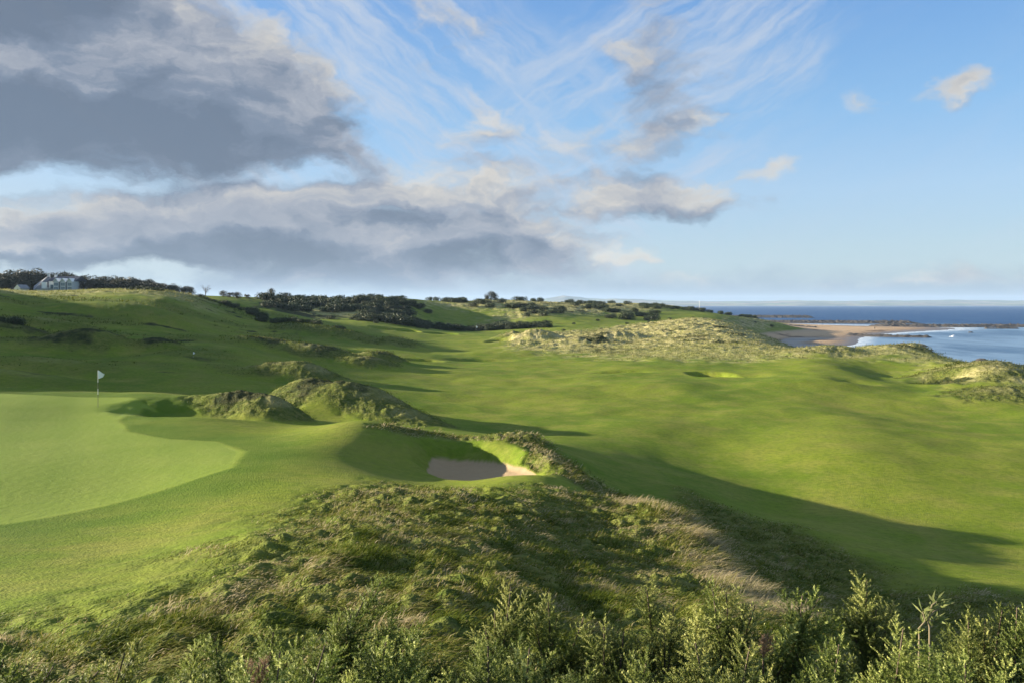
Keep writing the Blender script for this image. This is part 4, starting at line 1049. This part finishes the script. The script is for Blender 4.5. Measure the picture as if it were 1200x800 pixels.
BUSH = [ # px, D, radius, canopy row, shoots, leaders, label
 (2,3.1,.34,772,60,[(8,758,3.1,.3),(30,762,3.1,.5)],'low gorse tuft at the bottom left corner of the view'),
 (165,3.5,.30,778,42,[(168,738,3.5,.45),(150,752,3.4,.3),(70,768,3.3,.6)],'small leaning gorse with silvery tips left of the grassy gap'),
 (120,3.0,.30,806,40,[(128,770,3.0,.8)],'very low gorse sprig near the bottom left corner'),
 (262,4.1,.42,752,70,[(250,735,4.1,-.1),(232,748,4.1,.2)],'grey green gorse right of the leaning silvery sprig'),
 (335,4.4,.50,745,80,[(322,728,4.4,.1),(352,735,4.3,.2)],'olive gorse behind the brown withered shoot'),
 (355,3.2,.50,772,110,[(330,748,3.2,.1),(385,742,3.3,.3)],'dense light green gorse below the brown withered shoot, to its right'),
 (430,4.2,.52,722,100,[(452,671,4.2,.55),(432,690,4.2,.45),(472,712,4.1,.6),(400,712,4.2,.2),(416,708,4.2,.35)],'tall gorse whose long shoot leans right above the grassy slope'),
 (480,3.3,.50,760,120,[(500,735,3.3,.5),(455,738,3.3,.2)],'bushy gorse directly below the long leaning shoot'),
 (575,4.3,.42,732,80,[(600,676,4.3,.12),(580,706,4.3,.0),(566,722,4.3,-.2)],'gorse with one upright spire just left of centre'),
 (600,3.2,.55,765,120,[(572,742,3.2,0),(622,745,3.2,.1)],'dense gorse at the bottom middle of the view'),
 (660,4.3,.45,735,80,[(642,694,4.3,-.05),(655,712,4.3,.2),(688,712,4.3,.35),(625,718,4.3,-.2)],'gorse with a short spire right of the central upright spire'),
 (715,4.1,.42,748,70,[(708,722,4.1,0),(732,728,4.1,.1)],'dark green gorse in the dip between the two middle spires'),
 (720,3.1,.52,778,110,[(760,760,3.1,.2)],'shaded gorse low at the bottom right of centre'),
 (775,4.2,.42,728,80,[(757,680,4.2,-.12),(790,700,4.2,.1),(778,716,4.2,.0)],'gorse with a thin spire leaning slightly left'),
 (840,4.3,.48,718,100,[(834,678,4.3,-.1),(850,682,4.3,-.05),(872,694,4.3,.1),(888,698,4.3,.3),(815,705,4.3,-.1)],'bright yellow green gorse with twin upright tips'),
 (850,3.1,.55,762,120,[(812,738,3.1,-.2),(882,740,3.1,.2)],'thick gorse below the bright twin tipped one'),
 (935,4.3,.42,740,80,[(941,686,4.3,.1),(966,688,4.3,.55),(925,715,4.3,-.1),(950,708,4.3,.3)],'gorse with a forked pair of tips spreading right'),
 (1015,4.2,.48,735,100,[(1016,668,4.2,0),(1006,690,4.2,-.25),(1028,702,4.2,.15),(1050,694,4.2,.2),(1040,716,4.2,.1),(985,715,4.2,-.5)],'tallest spired gorse in the right foreground'),
 (970,3.2,.50,768,110,[(985,740,3.2,.1)],'gorse below and between the forked and the tallest spires'),
 (1075,3.6,.50,762,100,[(1060,724,3.7,.1)],'yellowish gorse beneath the long leaved sapling'),
 (1140,4.3,.50,738,90,[(1134,712,4.3,0),(1155,716,4.3,.1),(1176,704,4.3,.1)],'grey green gorse right of the long leaved sapling'),
 (1205,4.2,.50,722,90,[(1192,700,4.2,0),(1215,690,4.2,.1)],'gorse at the right edge of the view'),
 (1160,3.1,.55,778,120,[(1130,758,3.1,0)],'dense gorse in the bottom right corner'),
 (235,3.0,.40,800,70,[(215,782,3.0,.2)],'low gorse at the bottom edge left of the brown withered shoot'),
]
tot = 0
for i, (px, D, rad, cy_, n, ld, lab) in enumerate(BUSH):
    x, y = PW(px, D); tot += gorse_near(x, y, rad, top(cy_, D), int(n*2.1), ld, lab, i, tintb=(.15 if 'yellow' in lab or 'bright' in lab or 'light' in lab else (-.08 if 'grey' in lab or 'dark' in lab or 'shaded' in lab else .03)))
def dead_shoot(px, py, D, label, seed):
    x, y = PW(px, D); rg = np.random.default_rng(seed); z0 = CZ - (py-HY)/F*D
    T = []; C_ = []
    for j in range(5):
        t, c = SH[j]; Mx = frame(np.array([rg.normal()*.35, rg.normal()*.3, 1])); T.append((t.reshape(-1,3) @ Mx.T*.42 + [rg.normal()*.025, rg.normal()*.02, -.15]).reshape(-1,3,3)); C_.append(c)
    t = np.concatenate(T); c = np.concatenate(C_)
    root = empty('withered_shoot', (x, y, z0)); tag(root, label, 'withered shoot')
    obj('foliage', mesh_np('foliage', t.reshape(-1,3), np.arange(3*len(t)).reshape(-1,3), M_brown, False, {'tint': np.repeat(c, 3)}), root)
    k = MB(); k.tube([(0,0,-.7),(.01,0,-.3),(0,0,-.04)], [.008,.006,.002], 5); k.build('stem', M_bark, root)
dead_shoot(303, 765, 3.25, 'reddish brown withered gorse shoot left of the light green bush', 1)
dead_shoot(893, 734, 4.15, 'small reddish withered shoot beside the bright twin tipped gorse', 2)
M_sap = leaf_mat('sapling_leaf', (.17,.22,.06), (.34,.36,.15), None, .4); M_sapst = simple_mat('pale_bark', (.22,.18,.11), .8)
def sapling():
    D = 4.0; x, y = PW(1086, D); g0 = gz(x, y); root = empty('sapling', (x, y, g0)); tag(root, 'young sapling with long pale narrow leaves rising out of the right gorse', 'sapling')
    rg = np.random.default_rng(4)
    def q(px, py): return ((px-600)/F*D - x, 0., CZ-(py-HY)/F*D - g0)
    paths = [[q(1089,800), q(1089,735), q(1087,726), q(1092,708), q(1098,704)], [q(1076,800), q(1077,745), q(1076,736), q(1084,727), q(1081,716)], [q(1087,726), q(1099,728)], [q(1089,735), q(1093,733)], [q(1087,726),q(1094,716),q(1103,711)]]
    k = MB()
    for p in paths: k.tube(p, list(np.linspace(.0042, .0022, len(p))), 6)
    k.build('stem', M_sapst, root)
    T = []
    for p in paths:
        p = np.array(p)
        for j in range(11 if p is not paths[3] else 4):
            s = (1-rg.random()**1.5*.35)*(len(p)-1); i = min(int(s), len(p)-2); b = p[i] + (p[i+1]-p[i])*(s-i)
            d = np.array([rg.normal()*.6+.35, rg.normal()*.5, .55+rg.random()*.5]); d /= np.linalg.norm(d); w = np.cross(d, rg.normal(size=3)); w /= np.linalg.norm(w)
            L = .075*(.6+.6*rg.random()); mid = b + d*L*.45; tip = b + d*L + [.01,0,-.012]
            T += [[b, mid-w*.0065, tip], [b, tip, mid+w*.0065]]
    T = np.array(T); obj('foliage', mesh_np('foliage', T.reshape(-1,3), np.arange(3*len(T)).reshape(-1,3), M_sap, False, {'tint': rg.random(3*len(T))}), root)
sapling()
print('gorse tris', tot, time.time()-T0)


sc.view_settings.view_transform = 'Standard'; sc.view_settings.look = 'None'; sc.view_settings.gamma = 1
sc.view_settings.exposure = EXP
sc.cycles.max_bounces = 4; sc.cycles.diffuse_bounces = 2; sc.cycles.volume_bounces = 0; sc.cycles.transparent_max_bounces = 8
print('done', time.time()-T0)
